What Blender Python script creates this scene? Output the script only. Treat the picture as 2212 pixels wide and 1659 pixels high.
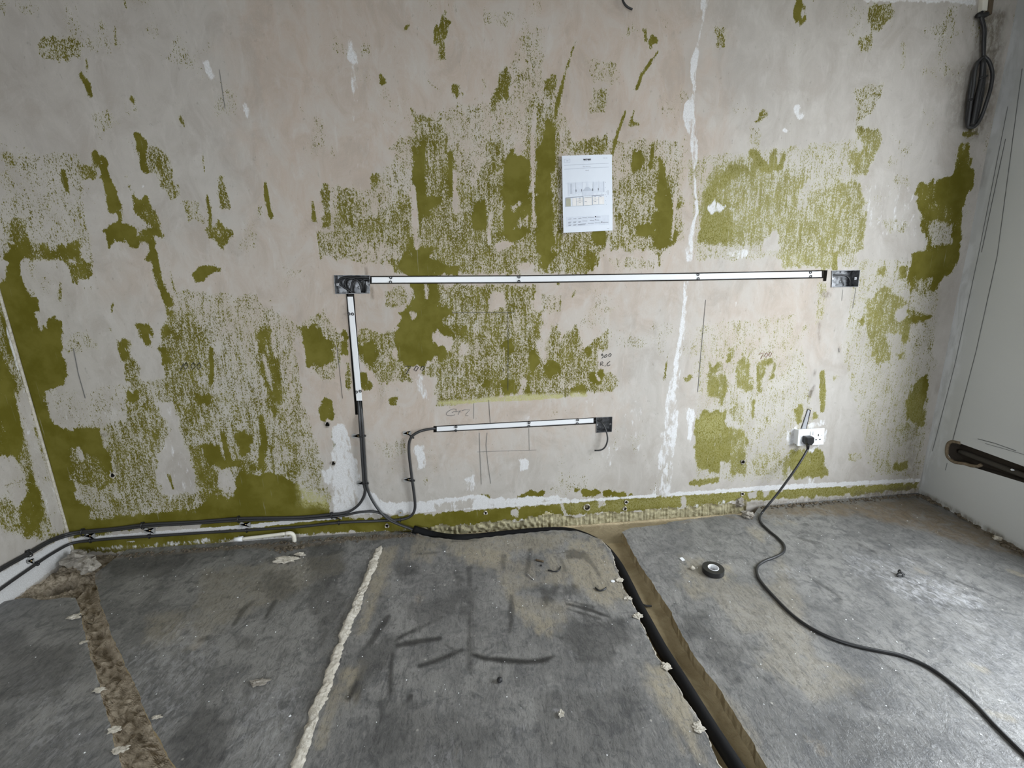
import bpy, bmesh, math, random
import numpy as np
from mathutils import Vector, Matrix, noise as mnoise
random.seed(7); RNG = np.random.default_rng(7)
for o in list(bpy.data.objects): bpy.data.objects.remove(o, do_unlink=True)
scene = bpy.context.scene
COL = scene.collection

# ------------------------------------------------------------------ camera
FPX, YAW, PITCH, ROLL = 958.0, math.radians(4.82), math.radians(13.33), math.radians(-1.52)
CAM_D, CAM_H = 1.94, 1.15                       # distance to the back wall, height over the floor
_f = np.array([math.sin(YAW)*math.cos(PITCH), math.cos(YAW)*math.cos(PITCH), -math.sin(PITCH)])
_r = np.array([math.cos(YAW), -math.sin(YAW), 0.0]); _u = np.cross(_r, _f)
_c, _s = math.cos(ROLL), math.sin(ROLL)
CR, CU, CF = _c*_r + _s*_u, -_s*_r + _c*_u, _f
CPOS = np.array([0.0, -CAM_D, CAM_H])
cam = bpy.data.cameras.new('camera'); cam.sensor_width = 36; cam.sensor_fit = 'HORIZONTAL'
cam.lens = FPX/2212*36; cam.clip_start = 0.02
camo = bpy.data.objects.new('camera', cam); COL.objects.link(camo)
camo.matrix_world = Matrix(((CR[0],CU[0],-CF[0],CPOS[0]),(CR[1],CU[1],-CF[1],CPOS[1]),(CR[2],CU[2],-CF[2],CPOS[2]),(0,0,0,1)))
scene.camera = camo

# ------------------------------------------------------------------ world, daylight, exposure
XL, XR0, CEIL, YB = -1.834, 2.292, 2.42, -4.2
def xright(y): return XR0 + 0.155*max(y, -0.62)       # the right wall leans in a little towards the room
SKY = 17.0
world = bpy.data.worlds.new('world'); scene.world = world; world.use_nodes = True
bg = world.node_tree.nodes['Background']; bg.inputs[0].default_value = (0.87, 0.935, 1.0, 1); bg.inputs[1].default_value = SKY
def area(name, loc, rot, sx, sy, power, col):
    l = bpy.data.lights.new(name, 'AREA'); l.shape = 'RECTANGLE'; l.size = sx; l.size_y = sy
    l.energy = power; l.color = col; l.cycles.is_portal = True       # portals: the daylight itself is the sky outside
    o = bpy.data.objects.new(name, l); COL.objects.link(o); o.location = loc; o.rotation_euler = rot
    return o
REAR_X, REAR_W = -0.55, 0.95
DOOR_Y0, DOOR_Y1, DOOR_Z0, DOOR_Z1 = -1.65, -0.63, 0.38, 2.08        # window opening in the right wall
area('side_window_daylight', (2.26, (DOOR_Y0+DOOR_Y1)/2, (DOOR_Z0+DOOR_Z1)/2), (0, math.radians(90), 0), DOOR_Z1-DOOR_Z0, DOOR_Y1-DOOR_Y0, 1, (1, 1, 1))
area('rear_fill_portal', (REAR_X, YB-0.01, 1.45), (math.radians(90), 0, 0), REAR_W, 1.3, 1, (1, 1, 1))  # unseen opening added behind the camera to let in fill light
vs = scene.view_settings; vs.view_transform = 'Standard'; vs.look = 'None'; vs.gamma = 1.0; vs.use_curve_mapping = False
vs.exposure = 0.10

# ------------------------------------------------------------------ pixel -> place
def ray(x, y): return CF + (x-1106)/FPX*CR - (y-829.5)/FPX*CU
def W(x, y, off=0.0):
    q = ray(x, y); return CPOS + q*((CAM_D-off)/q[1])
def F(x, y, z=0.0):
    q = ray(x, y); return CPOS + q*((z-CAM_H)/q[2])
def LW(x, y, off=0.0):
    q = ray(x, y); return CPOS + q*((XL+off)/q[0])
RN = np.array([1.0, -0.155, 0.0]); RN /= np.linalg.norm(RN)
def RW(x, y, off=0.0):
    q = ray(x, y); p0 = np.array([XR0, 0, 0]) - RN*off
    return CPOS + q*(((p0-CPOS)@RN)/(q@RN))
TS = 740/2192.0
TILES = {1:(0,0), 2:(740,0), 3:(1472,0), 4:(0,550), 5:(740,550), 6:(1472,550), 7:(0,1099), 8:(740,1099), 9:(1472,1099), 0:(0,0)}
def T(t, pts):
    ox, oy = TILES[t]; s = TS if t else 1.0
    return [(ox+p[0]*s, oy+p[1]*s) + tuple(k*s for k in p[2:]) for p in pts]

# ------------------------------------------------------------------ mesh and object helpers
def mesh_obj(name, verts, faces, mat=None, parent=None, smooth=False):
    me = bpy.data.meshes.new(name); me.from_pydata([tuple(map(float, v)) for v in verts], [], faces); me.update()
    if smooth: me.polygons.foreach_set('use_smooth', [True]*len(me.polygons))
    o = bpy.data.objects.new(name, me); COL.objects.link(o)
    if mat: me.materials.append(mat)
    if parent: o.parent = parent
    return o
def bm_obj(name, bm, mat=None, parent=None, smooth=False):
    me = bpy.data.meshes.new(name); bm.to_mesh(me); bm.free()
    if smooth: me.polygons.foreach_set('use_smooth', [True]*len(me.polygons))
    o = bpy.data.objects.new(name, me); COL.objects.link(o)
    if mat: me.materials.append(mat)
    if parent: o.parent = parent
    return o
def tag(o, label, cat, group=None):
    o['label'] = label; o['category'] = cat
    if group: o['group'] = group
    return o
def struct(o, label=None):
    o['kind'] = 'structure'
    if label: o['label'] = label
    return o
def empty(name, label, cat, loc=(0,0,0), group=None):
    o = bpy.data.objects.new(name, None); COL.objects.link(o); o.empty_display_size = 0.02
    o.location = Vector(loc)
    return tag(o, label, cat, group)
def attach(child, root):
    child.parent = root; child.matrix_parent_inverse = Matrix.Translation(-root.location)
    return child
def catmull(pts, step=0.008):
    P = [np.array(p, float) for p in pts]
    P = [2*P[0]-P[1]] + P + [2*P[-1]-P[-2]]
    out = []
    for i in range(1, len(P)-2):
        a, b, c, d = P[i-1], P[i], P[i+1], P[i+2]
        n = max(2, int(np.linalg.norm(c-b)/step))
        for k in range(n):
            t = k/n
            out.append(0.5*((2*b)+(c-a)*t+(2*a-5*b+4*c-d)*t*t+(3*b-a-3*c+d)*t**3))
    out.append(P[-2]); return out
def tube_geo(path, rad, n=8, flat=1.0):
    path = [np.array(p, float) for p in path]; V, Fc = [], []
    N = len(path); prev = None
    for i, p in enumerate(path):
        t = path[min(i+1, N-1)] - path[max(i-1, 0)]; t /= (np.linalg.norm(t)+1e-12)
        if prev is None:
            a = np.array([0,0,1.0]) if abs(t[2]) < 0.9 else np.array([0,1.0,0])
            prev = np.cross(t, a)
        nrm = prev - t*(prev@t); nrm /= np.linalg.norm(nrm); prev = nrm
        bn = np.cross(t, nrm); r = rad[i] if hasattr(rad, '__len__') else rad
        for k in range(n):
            a = 2*math.pi*k/n; V.append(p + r*(math.cos(a)*nrm + flat*math.sin(a)*bn))
    for i in range(N-1):
        for k in range(n):
            Fc.append((i*n+k, i*n+(k+1)%n, (i+1)*n+(k+1)%n, (i+1)*n+k))
    Fc.append(tuple(range(n))[::-1]); Fc.append(tuple((N-1)*n+k for k in range(n)))
    return V, Fc
def tube(name, pts, rad, mat, parent=None, n=8, step=0.008, smooth_path=True):
    path = catmull(pts, step) if smooth_path else pts
    V, Fc = tube_geo(path, rad, n)
    return mesh_obj(name, V, Fc, mat, parent, True)
def fixn(o):
    bm = bmesh.new(); bm.from_mesh(o.data); bmesh.ops.recalc_face_normals(bm, faces=bm.faces); bm.to_mesh(o.data); bm.free(); return o
class Quad:
    """a frame on a wall spanned by four corner points (TL, TR, BR, BL); d>0 goes into the room"""
    def __init__(s, tl, tr, br, bl, nrm=(0,-1,0)):
        s.c = [np.array(k, float) for k in (tl, tr, br, bl)]; s.n = np.array(nrm, float)
        s.w = np.linalg.norm(s.c[1]-s.c[0]); s.h = np.linalg.norm(s.c[3]-s.c[0])
    def p(s, u, v, d=0.0):
        a = s.c[0]*(1-u)+s.c[1]*u; b = s.c[3]*(1-u)+s.c[2]*u
        return a*(1-v)+b*v + s.n*d
    def box(s, u0, u1, v0, v1, d0, d1):
        V = [s.p(u, v, d) for d in (d0, d1) for (u, v) in ((u0,v0),(u1,v0),(u1,v1),(u0,v1))]
        Fc = [(4,5,6,7),(0,3,2,1),(0,1,5,4),(1,2,6,5),(2,3,7,6),(3,0,4,7)]
        return V, Fc
def merge(*geos):
    V, Fc = [], []
    for v, f in geos:
        n = len(V); V += list(v); Fc += [tuple(i+n for i in q) for q in f]
    return V, Fc
def bevel(o, w, seg=2):
    m = o.modifiers.new('bevel', 'BEVEL'); m.width = w; m.segments = seg; m.limit_method = 'ANGLE'; return o
def lump(name, c, r, mat, parent=None, sq=(1,1,0.7), seed=0, sub=2, rough=0.3):
    bm = bmesh.new(); bmesh.ops.create_icosphere(bm, subdivisions=sub, radius=1.0)
    off = Vector((seed*3.7, seed*1.3, seed*5.1))
    for v in bm.verts:
        q = v.co.copy(); d = 1+rough*(1.1*mnoise.noise(q*1.3+off)+0.7*mnoise.noise(q*3.1+off)+0.4*mnoise.noise(q*7+off))
        v.co = Vector((q.x*d*sq[0]*r, q.y*d*sq[1]*r, q.z*d*sq[2]*r))
    o = bm_obj(name, bm, mat, parent); o.location = Vector(c)
    if parent: o.location = Vector(c)
    return o

# ------------------------------------------------------------------ node helpers
class NT:
    def __init__(s, name):
        s.m = bpy.data.materials.new(name); s.m.use_nodes = True; s.t = s.m.node_tree
        s.b = s.t.nodes['Principled BSDF']
    def n(s, typ, **kw):
        nd = s.t.nodes.new(typ)
        for k, v in kw.items(): setattr(nd, k, v)
        return nd
    def l(s, a, b): s.t.links.new(a, b)
    def val(s, x, sock):
        if isinstance(x, (int, float)): sock.default_value = x
        elif isinstance(x, (tuple, list)): sock.default_value = (*x, 1) if len(x) == 3 and len(sock.default_value) == 4 else x
        else: s.l(x, sock)
    def math(s, op, a, b=0.0, c=0.0, clamp=False):
        nd = s.n('ShaderNodeMath', operation=op, use_clamp=clamp)
        s.val(a, nd.inputs[0]); s.val(b, nd.inputs[1]); s.val(c, nd.inputs[2]); return nd.outputs[0]
    def coord(s):
        return s.n('ShaderNodeNewGeometry').outputs['Position']
    def mapping(s, scale, rot=(0,0,0), loc=(0,0,0), src=None):
        nd = s.n('ShaderNodeMapping'); nd.inputs['Scale'].default_value = scale; nd.inputs['Rotation'].default_value = rot
        nd.inputs['Location'].default_value = loc
        s.l(src or s.coord(), nd.inputs['Vector']); return nd.outputs[0]
    def noise(s, scale, detail=3, rough=0.55, dist=0.0, vec=None, col=False):
        nd = s.n('ShaderNodeTexNoise'); nd.inputs['Scale'].default_value = scale; nd.inputs['Detail'].default_value = detail
        nd.inputs['Roughness'].default_value = rough; nd.inputs['Distortion'].default_value = dist
        s.l(vec if vec is not None else s.coord(), nd.inputs['Vector']); return nd.outputs['Color' if col else 'Fac']
    def attr(s, name): return s.n('ShaderNodeAttribute', attribute_name=name).outputs['Fac']
    def ss(s, x, a, b):
        nd = s.n('ShaderNodeMapRange', interpolation_type='SMOOTHSTEP'); s.val(x, nd.inputs[0]); s.val(a, nd.inputs[1]); s.val(b, nd.inputs[2])
        return nd.outputs[0]
    def lin(s, x, a, b, c, d):
        nd = s.n('ShaderNodeMapRange'); s.val(x, nd.inputs[0])
        for i, k in enumerate((a, b, c, d)): s.val(k, nd.inputs[i+1])
        return nd.outputs[0]
    def mix(s, f, a, b):
        nd = s.n('ShaderNodeMix', data_type='RGBA'); s.val(f, nd.inputs[0]); s.val(a, nd.inputs[6]); s.val(b, nd.inputs[7]); return nd.outputs[2]
    def bump(s, h, strength=0.3, dist=0.002):
        nd = s.n('ShaderNodeBump'); nd.inputs['Strength'].default_value = strength; nd.inputs['Distance'].default_value = dist
        s.l(h, nd.inputs['Height']); s.l(nd.outputs[0], s.b.inputs['Normal']); return nd
def simple(name, col, rough=0.5, metal=0.0, spec=0.5, var=0.12, scale=60, bump=0.0, bdist=0.001):
    k = NT(name); n1 = k.noise(scale, 4, 0.6)
    lo = tuple(c*(1-var) for c in col); hi = tuple(min(1, c*(1+var)) for c in col)
    k.l(k.mix(n1, lo, hi), k.b.inputs['Base Color'])
    k.b.inputs['Roughness'].default_value = rough; k.b.inputs['Metallic'].default_value = metal
    k.b.inputs['Specular IOR Level'].default_value = spec
    if bump: k.bump(k.noise(scale*2, 5, 0.65), bump, bdist)
    return k.m

# ---- the peeled wall: coverage comes from attributes on the mesh, the ragged flecks from noise
def wall_material(name):
    k = NT(name)
    fleck = k.noise(1.0, 3, 0.62, 1.0, k.mapping((225, 225, 135)))
    mid = k.noise(1.0, 3, 0.6, 0.5, k.mapping((30, 30, 17)))
    streak = k.noise(1.0, 3, 0.6, 0.2, k.mapping((95, 95, 8)))
    g = k.attr('green'); w = k.attr('white'); gr = k.attr('grime_shade'); ye = k.attr('yellow'); pk = k.attr('pink')
    nz = k.math('ADD', k.math('MULTIPLY', fleck, 0.58), k.math('ADD', k.math('MULTIPLY', mid, 0.20), k.math('MULTIPLY', streak, 0.22)))
    thr = k.lin(g, 0.0, 1.0, 0.685, 0.255)
    dlt = k.math('SUBTRACT', nz, thr)
    G = k.ss(dlt, -0.012, 0.014)
    rim = k.math('MULTIPLY', k.ss(dlt, -0.075, -0.01), k.math('SUBTRACT', 1.0, G))
    big = k.noise(1.0, 4, 0.6, 0.6, k.mapping((2.2, 2.2, 1.5)))
    blot = k.noise(1.0, 4, 0.68, 0.8, k.mapping((9, 9, 6)))
    smear = k.noise(1.0, 4, 0.7, 0.5, k.mapping((24, 24, 9)))
    fine = k.noise(240, 3, 0.7)
    pkf = k.math('MULTIPLY', pk, k.lin(big, 0.3, 0.7, 0.55, 1.0), clamp=True)
    plaster = k.mix(pkf, (0.450, 0.418, 0.378), (0.490, 0.398, 0.325))
    plaster = k.mix(k.math('MULTIPLY', k.ss(blot, 0.42, 0.66), 0.55), plaster, (0.520, 0.490, 0.450))
    plaster = k.mix(k.math('MULTIPLY', k.ss(smear, 0.50, 0.76), 0.55), plaster, (0.555, 0.530, 0.495))
    plaster = k.mix(k.math('MULTIPLY', k.ss(blot, 0.50, 0.30), 0.40), plaster, (0.360, 0.315, 0.270))
    plaster = k.mix(k.math('MULTIPLY', k.ss(fine, 0.5, 0.8), 0.25), plaster, (0.60, 0.57, 0.53))
    plaster = k.mix(k.math('MULTIPLY', k.ss(big, 0.52, 0.72), 0.35), plaster, (0.355, 0.325, 0.290))
    dk = k.noise(1.0, 3, 0.7, 0.4, k.mapping((60, 60, 34)))
    plaster = k.mix(k.math('MULTIPLY', k.ss(dk, 0.62, 0.76), 0.55), plaster, (0.27, 0.25, 0.215))
    plaster = k.mix(k.math('MULTIPLY', rim, k.math('MULTIPLY', g, 1.1, clamp=True)), plaster, (0.60, 0.575, 0.46))
    green = k.mix(k.ss(k.noise(9, 4, 0.6), 0.35, 0.65), (0.118, 0.104, 0.012), (0.162, 0.144, 0.026))
    wash = k.math('MULTIPLY', k.ss(g, 0.24, 0.55), k.lin(mid, 0.3, 0.7, 0.10, 0.55))
    plaster = k.mix(wash, plaster, (0.36, 0.335, 0.20))
    col = k.mix(G, plaster, green)
    yel = k.mix(k.ss(fleck, 0.40, 0.6), (0.36, 0.33, 0.085), (0.50, 0.48, 0.26))
    col = k.mix(k.math('MULTIPLY', k.math('MULTIPLY', ye, k.math('MAXIMUM', G, k.ss(ye, 0.62, 0.85))), k.ss(fleck, 0.36, 0.50)), col, yel)
    scr = k.noise(1.0, 3, 0.65, 0.25, k.mapping((130, 130, 4), (0, 0.1, 0)))
    col = k.mix(k.math('MULTIPLY', k.ss(scr, 0.66, 0.78), 0.40), col, (0.60, 0.58, 0.54))
    wsm = k.noise(1.0, 4, 0.7, 0.3, k.mapping((44, 44, 16)))
    Wm = k.ss(k.math('SUBTRACT', wsm, k.lin(w, 0.0, 1.0, 0.78, 0.24)), -0.06, 0.12)
    Wm = k.math('MULTIPLY', Wm, k.ss(w, 0.03, 0.15))
    col = k.mix(Wm, col, k.mix(k.ss(fine, 0.35, 0.7), (0.60, 0.59, 0.58), (0.74, 0.74, 0.74)))
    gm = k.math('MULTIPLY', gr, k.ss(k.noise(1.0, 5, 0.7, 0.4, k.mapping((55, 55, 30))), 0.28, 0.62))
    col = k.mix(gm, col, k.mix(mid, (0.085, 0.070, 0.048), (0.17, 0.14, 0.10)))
    k.l(col, k.b.inputs['Base Color'])
    k.l(k.lin(G, 0, 1, 0.9, 0.6), k.b.inputs['Roughness'])
    k.b.inputs['Specular IOR Level'].default_value = 0.10
    h = k.math('ADD', k.math('MULTIPLY', G, -0.55), k.math('ADD', k.math('MULTIPLY', fine, 0.25), k.math('MULTIPLY', smear, 0.7)))
    h = k.math('ADD', h, k.math('MULTIPLY', Wm, 0.5))
    k.bump(h, 0.35, 0.0016)
    return k.m
def floor_material(name):
    k = NT(name)
    dark = k.attr('dark'); tan = k.attr('tan'); pale = k.attr('pale'); brown = k.attr('brown')
    n1 = k.noise(4.2, 4, 0.66, 0.5); n2 = k.noise(1.0, 4, 0.7, 0.5, k.mapping((60, 34, 40), (0, 0, 0.35)))
    n3 = k.noise(150, 4, 0.7); n4 = k.noise(18, 4, 0.72, 1.0)
    n5 = k.noise(1.0, 4, 0.75, 1.6, k.mapping((95, 42, 60), (0, 0, 0.25))); n6 = k.noise(1.0, 4, 0.7, 1.8, k.mapping((40, 9, 20), (0, 0, -0.35)))
    col = k.mix(k.ss(n1, 0.33, 0.68), (0.148, 0.147, 0.143), (0.260, 0.255, 0.243))
    col = k.mix(k.math('MULTIPLY', k.ss(n4, 0.45, 0.68), 0.75), col, (0.090, 0.091, 0.093))
    col = k.mix(k.math('MULTIPLY', k.ss(n2, 0.50, 0.72), 0.45), col, (0.275, 0.265, 0.25))
    tn = k.math('MULTIPLY', tan, k.ss(k.math('ADD', k.math('MULTIPLY', n4, 0.6), k.math('MULTIPLY', n2, 0.4)), 0.30, 0.52))
    col = k.mix(tn, col, k.mix(n3, (0.31, 0.265, 0.185), (0.42, 0.37, 0.27)))
    col = k.mix(k.math('MULTIPLY', brown, k.ss(n4, 0.25, 0.6)), col, (0.20, 0.150, 0.095))
    pl = k.math('MULTIPLY', pale, k.ss(n2, 0.40, 0.66)); col = k.mix(pl, col, (0.44, 0.44, 0.45))
    vo = k.n('ShaderNodeTexVoronoi'); vo.inputs['Scale'].default_value = 26; k.l(k.coord(), vo.inputs['Vector'])
    spot = k.ss(vo.outputs['Distance'], 0.115, 0.06); cm = k.n('ShaderNodeSeparateColor'); k.l(vo.outputs['Color'], cm.inputs[0])
    sp = k.math('MULTIPLY', spot, k.ss(cm.outputs[0], 0.80, 0.83)); col = k.mix(k.math('MULTIPLY', sp, 0.75), col, (0.50, 0.48, 0.44))
    vo2 = k.n('ShaderNodeTexVoronoi'); vo2.inputs['Scale'].default_value = 5.5; k.l(k.mapping((1, 0.6, 1), (0,0,0.5)), vo2.inputs['Vector'])
    cm2 = k.n('ShaderNodeSeparateColor'); k.l(vo2.outputs['Color'], cm2.inputs[0])
    sp2 = k.math('MULTIPLY', k.ss(k.math('ADD', vo2.outputs['Distance'], k.math('MULTIPLY', n4, 0.35)), 0.32, 0.2), k.ss(cm2.outputs[1], 0.66, 0.7))
    col = k.mix(k.math('MULTIPLY', sp2, 0.5), col, (0.36, 0.29, 0.20))
    col = k.mix(k.math('MULTIPLY', k.ss(n5, 0.50, 0.34), 0.50), col, (0.045, 0.045, 0.046))
    col = k.mix(k.math('MULTIPLY', k.ss(n5, 0.56, 0.74), 0.45), col, (0.34, 0.33, 0.31))
    col = k.mix(k.math('MULTIPLY', k.ss(n6, 0.50, 0.34), 0.38), col, (0.050, 0.050, 0.052))
    dm = k.math('MULTIPLY', dark, k.ss(k.math('ADD', k.math('MULTIPLY', n2, 0.6), k.math('MULTIPLY', n4, 0.4)), 0.22, 0.42))
    col = k.mix(dm, col, (0.012, 0.012, 0.0125))
    k.l(col, k.b.inputs['Base Color'])
    k.l(k.lin(n4, 0.3, 0.7, 0.29, 0.47), k.b.inputs['Roughness']); k.b.inputs['Specular IOR Level'].default_value = 0.55
    h = k.math('ADD', k.math('MULTIPLY', n4, 0.8), k.math('ADD', k.math('MULTIPLY', n3, 0.22), k.math('ADD', k.math('MULTIPLY', n2, 0.55), k.math('MULTIPLY', n5, 0.5))))
    k.bump(h, 0.6, 0.004)
    return k.m
def bed_material(name, c0, c1, c2, sc=34):
    k = NT(name); a = k.noise(sc, 6, 0.7, 0.8); b = k.noise(7, 4, 0.6); c = k.noise(190, 3, 0.7)
    col = k.mix(k.ss(a, 0.34, 0.66), c0, c1); col = k.mix(k.math('MULTIPLY', k.ss(b, 0.42, 0.68), 0.7), col, c2)
    k.l(col, k.b.inputs['Base Color']); k.b.inputs['Roughness'].default_value = 0.95; k.b.inputs['Specular IOR Level'].default_value = 0.1
    k.bump(k.math('ADD', a, k.math('MULTIPLY', c, 0.3)), 0.8, 0.006); return k.m
M = {}
M['wall'] = wall_material('peeled_plaster'); M['floor'] = floor_material('old_concrete')
M['bed'] = bed_material('brown_screed', (0.30, 0.235, 0.135), (0.42, 0.345, 0.215), (0.36, 0.29, 0.175), 14)
M['trench'] = bed_material('grey_trench', (0.25, 0.20, 0.125), (0.38, 0.315, 0.205), (0.31, 0.255, 0.16))
M['dirt'] = bed_material('brown_dirt', (0.075, 0.060, 0.042), (0.21, 0.175, 0.13), (0.14, 0.115, 0.085), 80)
M['rubble'] = bed_material('brown_rubble', (0.19, 0.155, 0.108), (0.46, 0.395, 0.305), (0.33, 0.275, 0.205), 60)
M['chisel'] = bed_material('chiselled_mortar', (0.23, 0.205, 0.115), (0.47, 0.43, 0.29), (0.36, 0.33, 0.22), 46)
M['grout'] = bed_material('pale_grout', (0.42, 0.38, 0.31), (0.70, 0.66, 0.58), (0.60, 0.55, 0.46), 90)
M['lumpgrey'] = bed_material('grey_mortar_lump', (0.26, 0.235, 0.20), (0.42, 0.39, 0.34), (0.34, 0.31, 0.27), 60)
M['chase'] = simple('raw_chase', (0.060, 0.052, 0.042), 0.95, bump=0.6)
M['slot'] = simple('dark_slot', (0.045, 0.034, 0.024), 0.95, bump=0.8, bdist=0.004)
M['sloth'] = bed_material('slot_edge', (0.16, 0.12, 0.08), (0.30, 0.24, 0.17), (0.22, 0.17, 0.11), 50)
M['pvc'] = simple('white_plastic', (0.80, 0.81, 0.82), 0.35, var=0.03)
M['pvc_cream'] = simple('cream_plastic', (0.74, 0.71, 0.62), 0.4, var=0.06)
M['face'] = simple('socket_white', (0.84, 0.85, 0.86), 0.25, var=0.02)
M['cable'] = simple('grey_cable', (0.030, 0.030, 0.031), 0.42, var=0.15)
M['cord'] = simple('black_cord', (0.017, 0.017, 0.018), 0.40, var=0.1)
M['sheath'] = simple('black_conduit', (0.0045, 0.0045, 0.005), 0.75, var=0.1, spec=0.2)
M['black'] = simple('black_plastic', (0.016, 0.016, 0.017), 0.38, var=0.1)
M['clip'] = simple('grey_clip', (0.34, 0.34, 0.33), 0.5, var=0.15)
M['brass'] = simple('brass_screw', (0.42, 0.30, 0.14), 0.35, metal=0.8)
M['steel'] = simple('bright_steel', (0.78, 0.78, 0.80), 0.28, metal=0.9)
def galv():
    k = NT('galvanised_steel'); vo = k.n('ShaderNodeTexVoronoi'); vo.inputs['Scale'].default_value = 95; k.l(k.coord(), vo.inputs['Vector'])
    cm = k.n('ShaderNodeSeparateColor'); k.l(vo.outputs['Color'], cm.inputs[0])
    k.l(k.mix(cm.outputs[0], (0.12, 0.122, 0.126), (0.30, 0.306, 0.315)), k.b.inputs['Base Color'])
    k.b.inputs['Metallic'].default_value = 0.75; k.l(k.lin(cm.outputs[1], 0, 1, 0.38, 0.58), k.b.inputs['Roughness']); return k.m
M['galv'] = galv()
M['conduit'] = simple('grey_conduit', (0.36, 0.365, 0.38), 0.7)
M['paper'] = simple('white_paper', (0.72, 0.76, 0.82), 0.7, var=0.02, spec=0.2)
M['ink'] = simple('black_ink', (0.015, 0.015, 0.016), 0.8, spec=0.1)
M['ink_grey'] = simple('grey_ink', (0.30, 0.32, 0.36), 0.8, spec=0.1)
M['ink_light'] = simple('light_ink', (0.52, 0.56, 0.63), 0.8, spec=0.1)
M['ink_pale'] = simple('pale_ink', (0.66, 0.70, 0.77), 0.8, spec=0.1)
M['ink_cream'] = simple('cream_ink', (0.80, 0.78, 0.76), 0.8, spec=0.1)
M['ink_olive'] = simple('olive_ink', (0.42, 0.42, 0.33), 0.8, spec=0.1)
M['pencil'] = simple('pencil', (0.075, 0.074, 0.072), 0.8, spec=0.1, var=0.3)
M['pencil_soft'] = simple('faint_pencil', (0.19, 0.185, 0.175), 0.8, spec=0.1, var=0.3)
M['pencil_wall'] = simple('wall_pencil', (0.20, 0.205, 0.205), 0.8, spec=0.1, var=0.3)
M['pencil_red'] = simple('red_pencil', (0.20, 0.11, 0.075), 0.8, spec=0.1)
M['marker'] = simple('black_marker', (0.03, 0.03, 0.03), 0.7, spec=0.1)
def grey_paint():
    k = NT('grey_wall_paint'); w = k.attr('white'); gr = k.attr('grime_shade')
    a = k.noise(1.0, 5, 0.65, 0.5, k.mapping((20, 20, 6))); b = k.noise(120, 3, 0.6); c = k.noise(3, 3, 0.5)
    col = k.mix(c, (0.55, 0.565, 0.565), (0.60, 0.61, 0.607))
    col = k.mix(k.math('MULTIPLY', w, k.ss(a, 0.36, 0.58)), col, (0.72, 0.735, 0.75))
    col = k.mix(k.math('MULTIPLY', gr, k.ss(a, 0.28, 0.62)), col, (0.13, 0.105, 0.075))
    k.l(col, k.b.inputs['Base Color']); k.b.inputs['Roughness'].default_value = 0.6; k.b.inputs['Specular IOR Level'].default_value = 0.3
    k.bump(k.math('ADD', a, k.math('MULTIPLY', b, 0.2)), 0.15, 0.002); return k.m
M['greywall'] = grey_paint()
M['ceil'] = simple('ceiling_paint', (0.45, 0.44, 0.42), 0.9, var=0.05)
M['rear'] = simple('rear_wall_paint', (0.52, 0.50, 0.47), 0.9, var=0.08)
M['frame'] = simple('door_frame_white', (0.75, 0.76, 0.77), 0.4, var=0.03)
M['wood'] = simple('brown_batten', (0.105, 0.075, 0.045), 0.8, var=0.3)

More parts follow.
